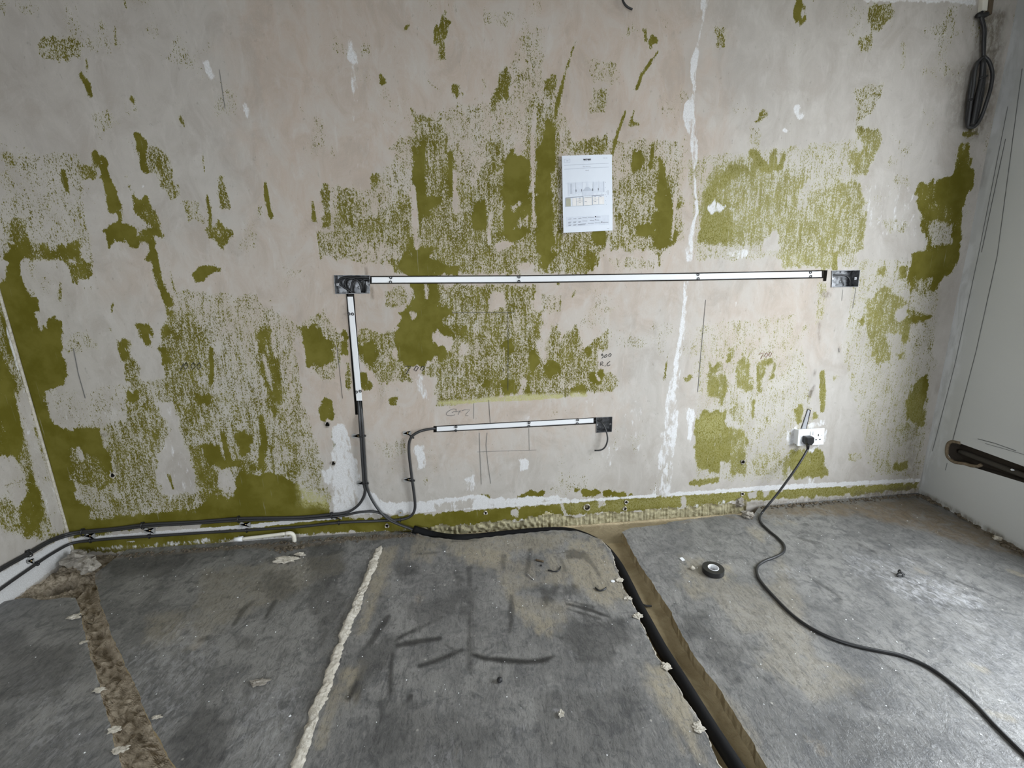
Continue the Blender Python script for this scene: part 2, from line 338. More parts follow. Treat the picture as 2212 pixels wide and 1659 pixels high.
# ------------------------------------------------------------------ painting coverage on a plane (metres)
class Field:
    def __init__(s, x0, x1, z0, z1, step, chans):
        s.x0, s.z0, s.step = x0, z0, step
        s.nx, s.nz = int((x1-x0)/step)+2, int((z1-z0)/step)+2
        s.X, s.Z = np.meshgrid(x0+np.arange(s.nx)*step, z0+np.arange(s.nz)*step)
        s.ch = {c: np.zeros((s.nz, s.nx), np.float32) for c in chans}
        s.ns = s.vnoise(0.05)*0.42 + s.vnoise(0.016)*0.38 + s.vnoise(0.013, 0.075)*0.45
    def vnoise(s, cell, cz=None):
        cz = cz or cell; gx, gz = int(s.nx*s.step/cell)+3, int(s.nz*s.step/cz)+3
        g = RNG.uniform(-1, 1, (gz, gx)); fx = (s.X-s.x0)/cell; fz = (s.Z-s.z0)/cz
        ix, iz = fx.astype(int), fz.astype(int); tx, tz = fx-ix, fz-iz
        tx = tx*tx*(3-2*tx); tz = tz*tz*(3-2*tz)
        return (g[iz,ix]*(1-tx)+g[iz,ix+1]*tx)*(1-tz)+(g[iz+1,ix]*(1-tx)+g[iz+1,ix+1]*tx)*tz
    def box(s, P, pad):
        a = np.floor((P.min(0)-pad-[s.x0,s.z0])/s.step).astype(int); b = np.ceil((P.max(0)+pad-[s.x0,s.z0])/s.step).astype(int)+1
        a = np.clip(a, 0, [s.nx,s.nz]); b = np.clip(b, 0, [s.nx,s.nz])
        return slice(a[1],b[1]), slice(a[0],b[0])
    def apply(s, ch, sl, sd, d, fe, rag):
        m = np.clip((sd + s.ns[sl]*rag + fe/2)/fe, 0, 1); m = m*m*(3-2*m)
        c = s.ch[ch]; c[sl] = c[sl]*(1-m) + d*m
    def poly(s, ch, d, P, fe=0.022, rag=0.012):
        P = np.array(P, float); sl = s.box(P, fe+rag)
        X, Z = s.X[sl], s.Z[sl]
        if X.size == 0: return
        ins = np.zeros(X.shape, bool); dist = np.full(X.shape, 1e9)
        for i in range(len(P)):
            a, b = P[i], P[(i+1) % len(P)]
            c = (a[1] > Z) != (b[1] > Z)
            if b[1] != a[1]:
                ins ^= c & (X < (b[0]-a[0])*(Z-a[1])/(b[1]-a[1])+a[0])
            ab = b-a; t = np.clip(((X-a[0])*ab[0]+(Z-a[1])*ab[1])/(ab@ab+1e-12), 0, 1)
            dist = np.minimum(dist, np.hypot(X-a[0]-t*ab[0], Z-a[1]-t*ab[1]))
        s.apply(ch, sl, np.where(ins, dist, -dist), d, fe, rag)
    def stroke(s, ch, d, P, R, fe=0.010, rag=0.004):
        P = np.array(P, float); R = np.array(R, float); sl = s.box(P, fe+rag+R.max()); X, Z = s.X[sl], s.Z[sl]
        if X.size == 0: return
        sd = np.full(X.shape, -1e9)
        for i in range(len(P)-1):
            a, b = P[i], P[i+1]; ab = b-a; t = np.clip(((X-a[0])*ab[0]+(Z-a[1])*ab[1])/(ab@ab+1e-12), 0, 1)
            sd = np.maximum(sd, R[i]*(1-t)+R[i+1]*t - np.hypot(X-a[0]-t*ab[0], Z-a[1]-t*ab[1]))
        s.apply(ch, sl, sd, d, fe, rag)
    def blur(s, ch, rad):
        k = np.exp(-0.5*(np.arange(-3*rad, 3*rad+1)/rad)**2); k /= k.sum(); g = s.ch[ch]
        g = np.apply_along_axis(lambda r: np.convolve(r, k, 'same'), 0, g)
        return np.apply_along_axis(lambda r: np.convolve(r, k, 'same'), 1, g)
    def fringe(s, ch):
        """paint does not stop dead: flecks thin out round each patch, pin holes inside it"""
        g = s.ch[ch]; halo = s.blur(ch, 5)
        base = np.clip(s.vnoise(0.16)*0.30+s.vnoise(0.05)*0.22-0.06, 0, 0.30)
        g2 = np.maximum(np.maximum(g*0.93, np.clip(halo*0.62, 0, 0.40)*(0.75+0.35*s.vnoise(0.06))), base)
        keep = np.where(g < 0.12, np.clip(halo*1.2, 0, 1), 1.0)
        g2 = g2 - 0.13*np.clip(s.vnoise(0.045)+s.vnoise(0.014, 0.08), 0, 1.4)*(g > 0.6)
        s.ch[ch] = g2.astype(np.float32)
    def sample(s, ch, x, z):
        fx = np.clip((x-s.x0)/s.step, 0, s.nx-1.001); fz = np.clip((z-s.z0)/s.step, 0, s.nz-1.001)
        ix, iz = fx.astype(int), fz.astype(int); tx, tz = fx-ix, fz-iz; g = s.ch[ch]
        return (g[iz,ix]*(1-tx)+g[iz,ix+1]*tx)*(1-tz)+(g[iz+1,ix]*(1-tx)+g[iz+1,ix+1]*tx)*tz
    def bake(s, o, ax=(0, 2)):
        me = o.data; n = len(me.vertices); co = np.empty(n*3, np.float32); me.vertices.foreach_get('co', co); co = co.reshape(-1, 3)
        for c in s.ch:
            a = me.attributes.new(c, 'FLOAT', 'POINT'); a.data.foreach_set('value', s.sample(c, co[:,ax[0]], co[:,ax[1]]).astype(np.float32))
def parse(txt):
    """'tile density  x,y x,y ...' per line (coordinates read off the photograph)"""
    for ln in txt.strip().splitlines():
        ln = ln.split('#')[0].strip()
        if not ln: continue
        k = ln.split(); yield int(k[0]), k[1], [tuple(map(float, p.split(','))) for p in k[2:]]
def paint(field, ch, txt, proj, ax=(0, 2), fe=0.022, rag=0.012, fat=1.0):
    for t, d, pts in parse(txt):
        st = d.endswith('s'); dv = float(d.rstrip('s')); px = T(t, pts)
        P = [proj(p[0], p[1]) for p in px]; P2 = [(p[ax[0]], p[ax[1]]) for p in P]
        if st:
            R = []
            for p in px:
                a, b = proj(p[0]-1, p[1]), proj(p[0]+1, p[1])
                R.append((p[2] if len(p) > 2 else 3)*np.linalg.norm(a-b)/2*fat)
            field.stroke(ch, dv, P2, R)
        else: field.poly(ch, dv, P2, fe, rag)

# ------------------------------------------------------------------ what is left of the green paint (tile, density, outline)
GREEN = '''
0 .43 150,850 300,820 470,800 560,700 640,740 660,880 700,1000 720,1100 165,1135
0 .38 370,620 560,640 640,700 640,860 380,860
0 .36 900,250 1200,180 1240,300 1480,300 1480,520 860,560 760,480
0 .38 700,400 880,420 880,580 720,560
0 .36 1480,340 1850,300 1860,560 1500,560
0 .33 1500,700 1720,680 1760,900 1740,1040 1500,1040
0 .34 1850,560 2040,560 1990,1030 1880,1030 1820,760
0 .35 0,330 170,330 200,560 0,560
1 .47 200,290 340,210 500,250 545,300 540,380 460,380 350,400 240,380
1 1 490,455 540,500 585,530 605,620 570,610 530,530
1 .9s 545,370,5 556,420,8 558,460,4
1 .6 805,615 860,630 870,670 830,650
1 .36 580,720 700,700 770,800 640,850
1 .85 860,860 890,860 935,900 940,1040 945,1220 925,1150 890,1040 870,950
1 1 590,945 640,945 690,1080 690,1155 660,1150 620,1080 590,1000
1 .65 525,1050 620,1060 630,1135 530,1140
1 1 660,1155 690,1160 750,1260 745,1345 700,1340 690,1260
1 1s 740,1350,8 765,1370,10 772,1430,9
1 1 820,1120 850,1170 860,1270 935,1255 945,1390 880,1395 860,1290 835,1180
1 .7 945,1230 1030,1450 990,1470 880,1400
1 1 665,1470 770,1410 850,1440 880,1560 860,1580 780,1540 700,1590 680,1530
1 .85 890,1480 1000,1440 1100,1540 1100,1560 1000,1520 1000,1660 950,1660 960,1560 890,1560
1 .5 940,900 1060,1000 1140,1180 1140,1300 1060,1250 980,1090 940,1030
1 .40 1130,1280 1280,1290 1300,1420 1200,1430
1 .8s 1298,980,5 1312,1160,6
1 .95s 1325,1240,5 1340,1340,11 1348,1450,12
1 .55 1380,1110 1430,1130 1465,1260 1465,1330 1420,1330 1390,1200
1 .65 1320,1480 1400,1400 1480,1470 1480,1570 1420,1600
1 1s 1698,1170,8 1712,1290,14 1738,1395,11
1 .42 1625,1330 1690,1300 1690,1400 1640,1410
1 .95s 2000,1290,8 2012,1410,11
1 .57 2060,1180 2110,1200 2115,1470 2070,1460 2060,1300
1 .52 2160,1180 2192,1180 2192,1500 2160,1440
1 .46 2020,1490 2192,1440 2192,1600 2040,1650
1 .45 0,960 90,1000 60,1060 0,1030
1 .33 130,900 400,1050 480,1400 350,1560 200,1500 100,1250
1 .55 60,1400 170,1380 190,1530 60,1560
1 .72 60,1560 190,1540 320,1610 500,1540 500,1660 60,1660
1 .85s 400,1090,8 415,1160,14 435,1230,6
1 .8s 800,0,9 805,50,8
1 .7s 165,35,8 230,130,9
1 .7s 645,125,9 650,180,10
1 .6s 735,170,8 740,290,10
1 .36 0,0 60,0 60,120 0,60
1 .7s 1150,755,14 1175,800,8
2 .62 620,100 650,70 700,150 660,260 665,400 595,390 600,300 580,280 585,190
2 1 380,180 415,165 415,203 385,203
2 1 283,290 320,278 322,297 290,300
2 1 248,480 270,480 272,530 255,522
2 .5s 535,500,8 575,550,9 655,605,7
2 .65 680,540 755,535 750,615 700,590
2 .55s 900,510,8 910,560,8 890,600,6
2 .64 1035,410 1060,440 1095,500 1070,610 990,640 950,720 945,650 980,520
2 .36 1060,380 1240,150 1290,160 1280,700 1200,760 1090,620
2 .58 1300,500 1380,450 1380,560 1300,640
2 .85s 1500,255,3 1470,320,7 1430,450,9 1400,560,13 1370,690,14 1355,760,7
2 .9s 2025,320,4 1960,410,8 1915,480,10 1880,570,12
2 .95s 1812,710,8 1775,810,9 1745,900,8 1728,980,7
2 .8 1940,190 1960,240 2020,230 2020,270 1950,310 1935,270
2 .36 1860,150 1880,200 1800,250 1780,230
2 .36 1560,380 1750,400 1780,560 1600,540
2 .42 1600,560 1700,560 1700,750 1560,720
2 .7 1820,780 1910,770 1900,810 1830,810
2 .8s 1865,700,5 1845,770,8
2 .33 900,60 1130,60 1130,190 920,190
2 .50 440,700 480,760 580,760 660,820 690,960 730,960 750,1060 760,1170 860,1190 870,1080 920,1030 940,910 1000,920 1040,1010 1080,960 1120,990 1180,960 1180,700 1230,560 1330,700 1360,800 1390,870 1400,1000 1405,1490 1700,1490 1690,1560 1660,1660 420,1660 400,1600 150,1520 0,1660 0,1200 60,1180 130,1400 250,1380 350,1200 430,1290 455,1180 450,950
2 1 453,950 480,980 520,880 530,1000 512,1060 528,1180 525,1300 480,1290 450,1160
2 .85 480,1280 610,1270 610,1290 560,1340 590,1400 520,1400 490,1560 560,1600 580,1660 420,1660 430,1560 490,1440
2 1s 688,980,9 690,1120,12 690,1250,9
2 .95 860,1310 900,1290 930,1330 930,1440 910,1470 830,1450 830,1370
2 1 1035,1050 1090,960 1130,1000 1200,1050 1200,1180 1210,1340 1200,1460 1130,1530 1080,1530 1030,1500 1040,1300 1030,1100
2 1 1240,980 1290,900 1310,790 1360,830 1350,1020 1320,1200 1345,1350 1330,1500 1340,1600 1400,1660 1260,1660 1240,1500 1230,1300 1240,1100
2 .0 1060,1320 1130,1300 1150,1258 1167,1262 1160,1300 1090,1350
2 .0 1105,900 1150,870 1155,980 1110,975
2 .42 1110,1400 1190,1380 1190,1460 1120,1470
2 .25s 1225,700,12 1215,1000,16 1220,1200,12 1225,1450,9
2 .0s 945,1360,5 935,1560,6
2 .05s 455,1200,14 462,1400,20 475,1590,14
2 .2s 715,1100,13 725,1350,14
2 .1s 1000,1580,25 1075,1560,12
2 .47 1730,1150 1830,1160 1850,1040 1900,950 1920,910 2010,1020 2060,1080 2150,1150 2150,1400 2120,1580 2020,1660 1990,1620 1700,1600 1690,1500 1730,1480
2 1 2040,1100 2070,1100 2065,1200 2110,1300 2150,1330 2110,1560 2040,1600 2000,1590 1990,1500 1900,1520 1880,1450 1970,1440 2020,1350 2010,1260
2 .8 1850,1050 1900,960 1950,1010 1910,1080 1850,1090
2 .95s 1985,920,6 1970,1070,9
2 .9s 2025,1015,9 2050,1080,12
2 .05s 2130,1250,10 2120,1400,10 2105,1540,6
2 .52 1410,960 1440,900 1600,880 1690,850 1700,985 1410,990
2 1 1590,1480 1680,1480 1675,1560 1600,1550
2 .42 300,960 330,900 390,890 380,980
2 .55 170,1130 230,1110 240,1200 190,1210
3 .95 720,-20 790,-20 790,40 770,80 780,130 760,155 720,120 710,70 730,30
3 .52 1170,30 1340,20 1360,80 1330,150 1270,210 1200,200 1180,110
3 .46 1220,200 1240,240 1220,330 1120,290 1150,240
3 .42 1060,180 1100,180 1100,230 1060,230
3 .40 1415,260 1450,300 1440,450 1405,440
3 .36 1480,190 1660,180 1660,210 1480,215
3 .42 1090,560 1300,500 1320,540 1200,740 1120,790 1100,680
3 .56 1110,800 1270,820 1270,920 1210,1060 1180,1130 1110,1140 1070,980 1150,950
3 .58 490,700 540,690 580,740 520,790 470,790
3 .36 440,820 520,820 500,950 440,950
3 .9 440,970 500,990 530,1040 560,1050 600,960 620,1040 700,950 640,1060 620,1100 520,1110 460,1080
3 .46 210,170 280,170 280,300 220,310
3 .51 140,1200 210,1060 440,1000 520,1100 640,1100 820,1130 760,1200 720,1330 800,1340 860,1230 1000,1170 1150,1160 1180,1300 1190,1500 1180,1600 1000,1660 620,1660 600,1540 320,1580 100,1550 130,1400 110,1330
3 .78 150,1250 210,1150 320,1060 420,1050 440,1120 300,1150 280,1260 310,1320 310,1540 120,1540 140,1380 150,1330
3 .95 130,1420 300,1400 290,1550 120,1540
3 .0 525,1520 610,1500 620,1600 540,1600
3 .72 1790,920 1850,920 1850,1060 1860,1150 1830,1290 1790,1500 1760,1660 1450,1660 1500,1600 1560,1600 1570,1500 1540,1450 1530,1380 1490,1300 1510,1180 1500,1130 1560,1170 1700,1140 1750,1070 1780,1000
3 1 1620,1200 1750,1090 1850,1060 1860,1150 1820,1330 1740,1450 1720,1330 1640,1280
3 1 1720,1450 1790,1480 1760,1660 1640,1640
3 .38 1590,1420 1730,1440 1740,1560 1600,1580
3 .75 1770,850 1900,820 1920,860 1840,890
3 .36 1300,1100 1450,1120 1480,1200 1390,1200
3 .36 1230,1400 1450,1400 1450,1470 1330,1480
4 1 60,-20 150,-20 110,80 160,200 230,300 240,400 260,490 340,400 385,440 385,560 430,680 440,740 400,830 340,850 280,870 300,960 340,1090 440,1110 620,1120 650,1180 700,1300 740,1460 640,1500 480,1450 480,1560 560,1570 560,1659 360,1659 250,1300 150,1000 60,600 0,330 -60,240 40,180
4 .58 430,1230 640,1300 740,1460 600,1500 450,1440
4 .42 490,1560 740,1530 900,1700 560,1700
4 1 700,1575 780,1575 780,1620 755,1640 715,1600
4 .3s 500,1230,8 520,1300,22
4 .62 430,50 600,40 560,150 460,180
4 .55s 385,180,14 380,290,14
4 .9s 985,-10,28 1000,100,26 1020,170,24 1045,240,22 1075,310,28
4 .6s 1080,60,6 1115,220,11
4 1 1245,130 1290,75 1340,65 1405,85 1370,110 1330,130 1300,165 1260,170
4 .8s 720,310,9 713,370,8
4 .8s 702,470,8 710,495,6
4 .45 840,430 950,430 950,580 900,560
4 1 880,450 950,460 965,590 920,550
4 .51 1050,330 1120,360 1240,370 1260,450 1320,480 1350,640 1370,800 1350,810 1330,700 1250,800 1360,920 1340,960 1400,1080 1260,1180 1180,1180 1130,960 1060,860 1030,700 1020,620 1040,440
4 .95 1060,450 1110,470 1105,530 1060,520
4 .9 1020,600 1060,600 1080,680 1040,700
4 .95 1250,880 1300,900 1360,910 1340,960 1270,960
4 1s 1350,610,10 1358,720,12 1350,820,9
4 .51 740,540 830,560 840,640 900,720 900,870 860,930 820,890 790,700
4 1 750,545 790,560 812,670 780,670
4 1 820,880 890,880 890,930 830,930
4 .49 820,960 1000,960 1050,1080 1000,1230 1000,1500 1060,1659 800,1659 740,1400 680,1200 760,1130 810,1080
4 .36 450,460 640,540 640,620 400,640
4 .29 300,870 800,830 800,1070 380,1110
4 .44 1360,970 1560,920 1650,1000 1700,1200 1700,1350 1560,1330 1560,1110 1420,1130
4 .40 1400,500 1650,650 1640,900 1400,920 1370,640
4 .70 1650,700 1665,520 1690,450 1715,480 1720,600 1800,700 1800,900 1770,1040 1720,960 1700,850
4 .1s 1690,640,6 1720,780,12 1740,860,8
4 .6 1260,1200 1370,1350 1500,1500 1400,1550 1290,1580 1270,1480 1200,1250
4 1 1270,1200 1400,1230 1440,1310 1420,1150 1450,1220 1490,1310 1530,1320 1510,1180 1560,1110 1600,1180 1590,1290 1540,1310 1540,1350 1400,1370 1300,1280
4 .62 1540,1300 1700,1340 1680,1400 1560,1400
4 .85s 1670,1040,14 1690,1200,22 1670,1330,20
4 1 1540,1410 1730,1400 1860,1440 1930,1520 1920,1580 2100,1600 2110,1640 1900,1800 1290,1800 1280,1600 1400,1540 1480,1560 1510,1460
4 .25 1380,1380 1470,1370 1520,1500 1460,1550 1400,1480
4 .0 1000,950 1110,960 1160,1240 1210,1260 1300,1700 1180,1700 1160,1580 1080,1580 1000,1400 990,1280 1060,1240 1100,1100
4 .95s 1080,1410,11 1110,1500,8
4 .42 1900,460 2060,360 2120,440 2190,500 2190,720 2100,800 2000,760
4 1 1940,480 2010,450 2050,500 2110,560 2130,660 2060,710 2010,700 1960,720 1960,600 1940,560
4 .85 2040,990 2080,920 2120,960 2130,1060 2060,1050
4 .7 2120,1130 2180,1150 2180,1270 2120,1280
4 .5 1800,1180 1900,1100 1900,1240 1820,1250
4 .52 1800,1330 1940,1330 1940,1400 1850,1440
4 .45 1680,290 1730,290 1730,400 1690,400
4 .9 2140,1370 2192,1370 2192,1400 2140,1400
0 1 120,1170 550,1136 720,1118 900,1135 740,1150 600,1160 400,1180 120,1198
0 1 110,1090 700,1090 700,1115 430,1130 120,1160
0 .45 190,1090 430,1060 430,1100 190,1125
5 .51 210,60 330,20 400,0 1680,0 1560,130 1200,120 1140,70 1140,130 330,125 310,60
5 .92 400,-10 520,-10 640,60 740,90 740,130 390,130 360,60
5 .85 1290,-20 1390,-20 1300,90 1270,60
5 .75 1560,-20 1640,-20 1600,120 1540,110
5 .0 1150,60 1220,60 1220,120 1160,120
5 .38 1700,20 2000,20 2000,110 1720,90
5 .8s 2025,0,6 2028,70,7
5 .43 270,230 380,190 440,240 430,300 340,370 270,330
5 .50 580,190 1240,190 1240,240 1200,300 1210,350 1270,360 1260,480 1270,560 1300,540 1340,440 1380,440 1390,560 1420,520 1500,440 1530,600 1560,580 1700,480 1710,600 1660,700 1650,750 1790,780 1780,850 1700,890 1500,890 1350,930 1100,900 950,930 720,960 610,960 590,850 610,800 480,760 560,700 640,660 700,560 610,500 620,400
5 1 430,180 580,185 620,260 610,330 690,350 700,378 640,400 620,460 570,520 590,560 660,600 640,670 600,640 520,700 430,720 380,710 330,630 340,500 380,390 330,355 380,370 430,310 445,250
5 .0 430,320 450,320 480,390 450,410
5 .2s 535,200,14 540,280,12
5 1 1020,560 1080,530 1090,600 1060,640 1040,600
5 1 1180,650 1220,610 1270,680 1240,740 1200,740
5 1 1300,690 1340,680 1390,700 1380,740 1320,790 1300,740
5 1 1555,600 1600,590 1570,655
5 1 1585,760 1650,750 1640,830 1600,830
5 .9 1020,800 1100,800 1120,880 1020,890
5 .9 890,800 950,800 940,850 900,840
5 .85 630,480 680,470 740,540 640,520
5 .72 690,440 800,460 760,540
5 .85 1180,740 1220,750 1200,900 1185,900
5 .85 1480,840 1560,840 1550,900 1470,890
5 .1 970,250 1020,240 1030,330 950,360 940,300
5 .28 740,580 800,560 820,640 740,640
5 .28 1240,560 1300,540 1310,700 1270,680
5 .1 1150,760 1180,800 1150,890 1130,880
5 .2s 1620,770,8 1640,800,10
5 1 0,480 40,500 40,650 0,640
5 .55 0,640 60,720 50,860 20,860
5 .49 90,480 200,480 330,500 330,630 380,720 440,720 440,810 240,830 180,760 100,700
5 1 115,600 190,560 222,640 180,712 130,680
5 .85 90,760 150,740 190,830 150,870
5 .75 285,930 330,920 362,975 310,960
5 .62 1470,190 1530,190 1500,260 1470,270
5 .8 1375,180 1410,180 1395,203
5 .36 1640,350 1760,320 1720,400
5 .36 1250,250 1430,260 1420,380 1290,370
5 .6s 2085,620,5 2070,720,6 2060,800,9
5 .7 890,1540 980,1540 940,1570
5 .95 1100,1540 1250,1520 1300,1500 1310,1530 1250,1560 1250,1580 1200,1592 1150,1580
5 1 1490,1500 1640,1500 1800,1520 1890,1550 1800,1560 1650,1540 1560,1545
6 .52 620,0 1000,0 1000,95 640,90
6 1s 985,0,14 985,90,16
6 .40 1010,0 1160,0 1140,90 1020,90
6 .6 1260,100 1310,80 1300,130 1260,130
6 .75 1390,80 1440,70 1440,150 1390,160
6 .9 1480,0 1760,0 1740,120 1650,170 1620,240 1480,230 1450,150
6 .5 1480,150 1620,150 1600,250 1480,240
6 .57 1180,300 1260,220 1340,200 1350,260 1440,300 1440,340 1600,380 1610,400 1480,440 1440,500 1300,510 1340,590 1330,690 1240,700 1200,520 1180,360
6 .85 1110,400 1170,400 1190,440 1120,460
6 .85 1420,420 1520,390 1610,395 1500,440
6 .9 1370,640 1420,630 1400,670
6 .0 1370,380 1440,330 1450,390 1390,430
6 .7 1410,530 1450,490 1460,560 1420,570
6 .42 860,190 930,180 920,430 870,430
6 .5 780,450 800,450 800,480 780,480
6 .9 300,610 330,590 330,650 310,680
6 .8 170,680 190,730 230,700 240,740 200,750
6 .68 170,770 260,770 300,800 290,860 250,980 230,900 170,900
6 .6 340,720 430,640 440,760 460,860 420,890 350,830
6 .7 490,690 540,660 580,680 540,750 500,880 480,760
6 .8 590,700 605,710 590,800 575,790
6 .8 20,790 60,770 70,790 25,830
6 .86 90,1060 150,1000 270,1020 300,1100 400,1130 420,1190 410,1240 330,1260 320,1330 250,1330 240,1400 90,1360 70,1220
6 .6 300,1100 410,1120 420,1420 320,1400
6 .85 60,1460 240,1420 240,1460 110,1480
6 .46 300,900 400,950 400,1080 320,1080
6 .7s 460,930,8 458,1040,8
6 .6s 545,1050,12 560,1080,8
6 .43 450,1280 620,1270 610,1410 460,1400
6 .75s 900,755,18 905,880,20 902,1000,14
6 .38 940,760 1000,780 980,830
6 .85 750,960 770,960 770,1070 730,1080 720,1050
6 .75 840,1010 860,1000 890,1060 850,1060
6 .86 700,1250 900,1240 920,1290 890,1350 950,1360 940,1420 720,1440 680,1330
6 .5 630,1320 700,1270 680,1430 640,1420
6 .42 1060,1270 1130,1260 1150,1300 1080,1330
6 .9 1360,1340 1440,1330 1440,1370 1360,1375
6 1 1480,850 1560,780 1580,860 1550,960 1540,1090 1480,1080 1440,1030 1460,900
6 .46 1350,1080 1500,1070 1510,1160 1440,1190 1380,1130
6 .36 1150,800 1350,780 1350,900 1260,920
6 .40 1240,1300 1340,1300 1340,1400 1260,1400
0 .97 720,1122 900,1113 1300,1080 1600,1061 1985,1041 1985,1057 1800,1072 1600,1082 1400,1103 1250,1110 1100,1126 900,1146 740,1150
0 .0s 1213,1090,3 1222,1112,4
0 .0 1290,1078 1306,1076 1308,1092 1296,1094
0 .05 1100,1103 1125,1100 1118,1116 1105,1112
0 .0 1475,1075 1482,1074 1483,1092 1474,1094
0 .1 1165,1105 1195,1100 1185,1112
0 .05 1620,1065 1635,1063 1632,1074 1622,1076
0 .05 1648,1060 1662,1058 1660,1068 1650,1069
'''
WHITE = '''
1 .9 1290,390 1330,385 1390,490 1350,530 1310,450
1 .8 1535,670 1570,655 1600,700 1590,800 1560,740
1 .5s 1632,380,5 1610,500,5 1600,650,5
1 .5s 1598,820,4 1610,980,5
1 .8s 880,1260,5 915,1190,8
2 .75s 45,260,12 65,370,35 90,400,20
2 .6s 60,420,10 75,520,25 85,640,18
2 .35s 70,700,12 85,1000,9 130,1300,7
2 .35s 600,0,3 630,70,4
3 .62s 150,-20,32 150,40,30 145,80,15 115,250,12 100,330,28 80,400,30 78,470,22 85,600,16 50,690,40 45,740,42 75,850,32 85,1000,24 78,1100,8 92,1250,10 105,1350,12 70,1450,16 50,1600,26 48,1660,22
3 .9s 100,330,14 80,400,22 75,450,14
3 .9s 50,680,30 48,740,28
3 .85s 78,1100,5 92,1250,6 105,1350,7 70,1450,7 55,1600,9
3 .35 1150,1170 1470,1170 1540,1480 1480,1520 1200,1500
3 .75 165,1320 210,1270 280,1320 240,1370 180,1370
3 .7s 740,700,30 760,740,25
3 .8s 655,830,12 670,838,8
3 .5s 420,490,4 400,545,5
3 .7s 1680,220,9 1710,208,5
3 1 1170,-30 1890,-30 1890,45 1700,22 1400,10 1180,8
3 .4s 320,1340,20 340,1420,22
3 .5s 300,1640,30 400,1620,30
4 .25 300,880 800,840 800,1070 380,1110
4 .30 1000,950 1110,960 1160,1240 1210,1260 1300,1659 1180,1659 1160,1580 1080,1580 1000,1400
4 .22 1400,960 1550,960 1540,1080 1420,1090
4 .8 2050,1380 2130,1370 2110,1480 2060,1470
4 .5s 700,1400,26 725,1410,24
4 .5s 1965,1370,5 1970,1440,6
0 1s 130,1169,5 320,1153,5 550,1136,5 720,1117,5
0 .9 720,1090 800,1060 830,1085 900,1083 1030,1068 1060,1075 1200,1072 1240,1078 1040,1096 890,1108 720,1118
0 .75 715,920 745,912 765,980 790,1060 775,1092 720,1105 712,1030
0 .9s 890,1106,4 1050,1096,3.5 1240,1083,3.5 1450,1068,4 1600,1058,5 1700,1052,6 1800,1047,5.5 1985,1037,4
0 .85 895,962 918,957 920,1015 905,1020 898,990
0 .8 1120,993 1145,991 1147,1017 1122,1017
0 .6 1000,1032 1028,1022 1030,1062 1005,1062
0 .55s 905,815,10 910,840,12 922,860,9
0 .52s 1482,610,6 1476,690,8 1464,780,9 1452,860,14 1440,960,18 1434,1060,16
0 .85s 1479,640,2 1472,700,3 1462,780,2.5 1452,860,3
0 .7s 1462,890,5 1454,960,6
0 .35 1290,960 1345,955 1310,1025 1300,1000
0 .35 1340,865 1400,860 1380,990 1350,960
0 .3s 1265,870,6 1300,880,8 1350,875,8
0 .7 1485,882 1500,880 1496,962 1486,962
0 .6 1415,1045 1450,1040 1455,1066 1412,1066
0 .5s 1125,910,9 1142,905,7
0 .35 940,1090 1030,1075 1020,1098 945,1105
6 .66 665,1140 740,1085 740,1235 675,1225
6 .62 800,1080 925,1045 930,1100 800,1125
6 .6 920,1115 935,1130 930,1200 910,1210
6 .75 800,1240 900,1210 820,1290
6 .4s 720,755,3 640,850,4 600,920,4
6 .35s 500,380,3 860,355,3
6 .35s 300,320,16 420,310,20
6 .5s 740,930,10 750,925,8
6 .5s 990,1290,4 975,1340,4
6 .6s 170,1250,4 160,1400,4
6 .6s 212,1130,3 215,1280,3
6 .5s 830,1440,22 860,1440,18
6 .8 20,980 90,980 80,1070 30,1050
0 .55 1640,1085 1985,1062 1985,1068 1640,1094
0 .5 180,1182 600,1153 900,1143 1100,1122 1400,1100 1600,1078 1600,1086 1400,1108 1000,1136 600,1164 180,1194
0 .7s 505,1170,5 630,1162,4
0 .8s 275,1171,3 290,1169,4
'''
YELLOW = '''
0 .30 1480,300 1900,280 2000,900 1960,1070 1480,1090
5 .95s 620,950,12 800,945,16 950,928,18 1180,915,24 1400,908,16
5 .8s 1470,900,20 1560,900,18
4 .8 1910,1480 2100,1540 2100,1620 1920,1600
6 .5 90,1060 270,1020 280,1160 90,1200
6 .35 700,1250 900,1240 920,1290 720,1440
3 .35 140,1150 500,1050 640,1110 620,1500 140,1540
6 .4 620,0 1000,0 1000,95 640,90
0 .35 1200,1088 1600,1061 1985,1041 1985,1057 1800,1072 1600,1082 1250,1110
'''
GRIME_SHADE = '''
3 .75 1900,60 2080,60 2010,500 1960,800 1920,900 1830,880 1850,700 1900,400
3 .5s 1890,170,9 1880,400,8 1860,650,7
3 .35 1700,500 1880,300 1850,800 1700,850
2 .5s 1190,580,4 1270,595,3
5 .8s 150,85,6 155,125,8
5 .7s 185,215,5 190,280,6
6 .75s 855,745,6 850,770,6
6 .85s 850,840,6 830,880,12 820,910,8
6 .85s 810,930,5 812,1000,7 790,1060,7
6 .6s 885,440,4 885,565,4
6 .6s 905,250,16 945,262,14
6 .5s 1010,600,4 1008,625,4
6 .35 1450,1100 1510,1080 1520,1480 1420,1470
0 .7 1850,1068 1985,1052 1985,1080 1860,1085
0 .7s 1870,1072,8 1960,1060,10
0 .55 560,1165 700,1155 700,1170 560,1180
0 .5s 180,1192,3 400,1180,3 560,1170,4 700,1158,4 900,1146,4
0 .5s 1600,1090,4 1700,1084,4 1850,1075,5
0 .5s 707,917,3 708,920,3
4 .6s 655,1155,7 680,1150,9
0 .45s 1215,340,5 1218,505,5
'''  # dirt and dark marks, plus the sheet's shadow painted along its left edge
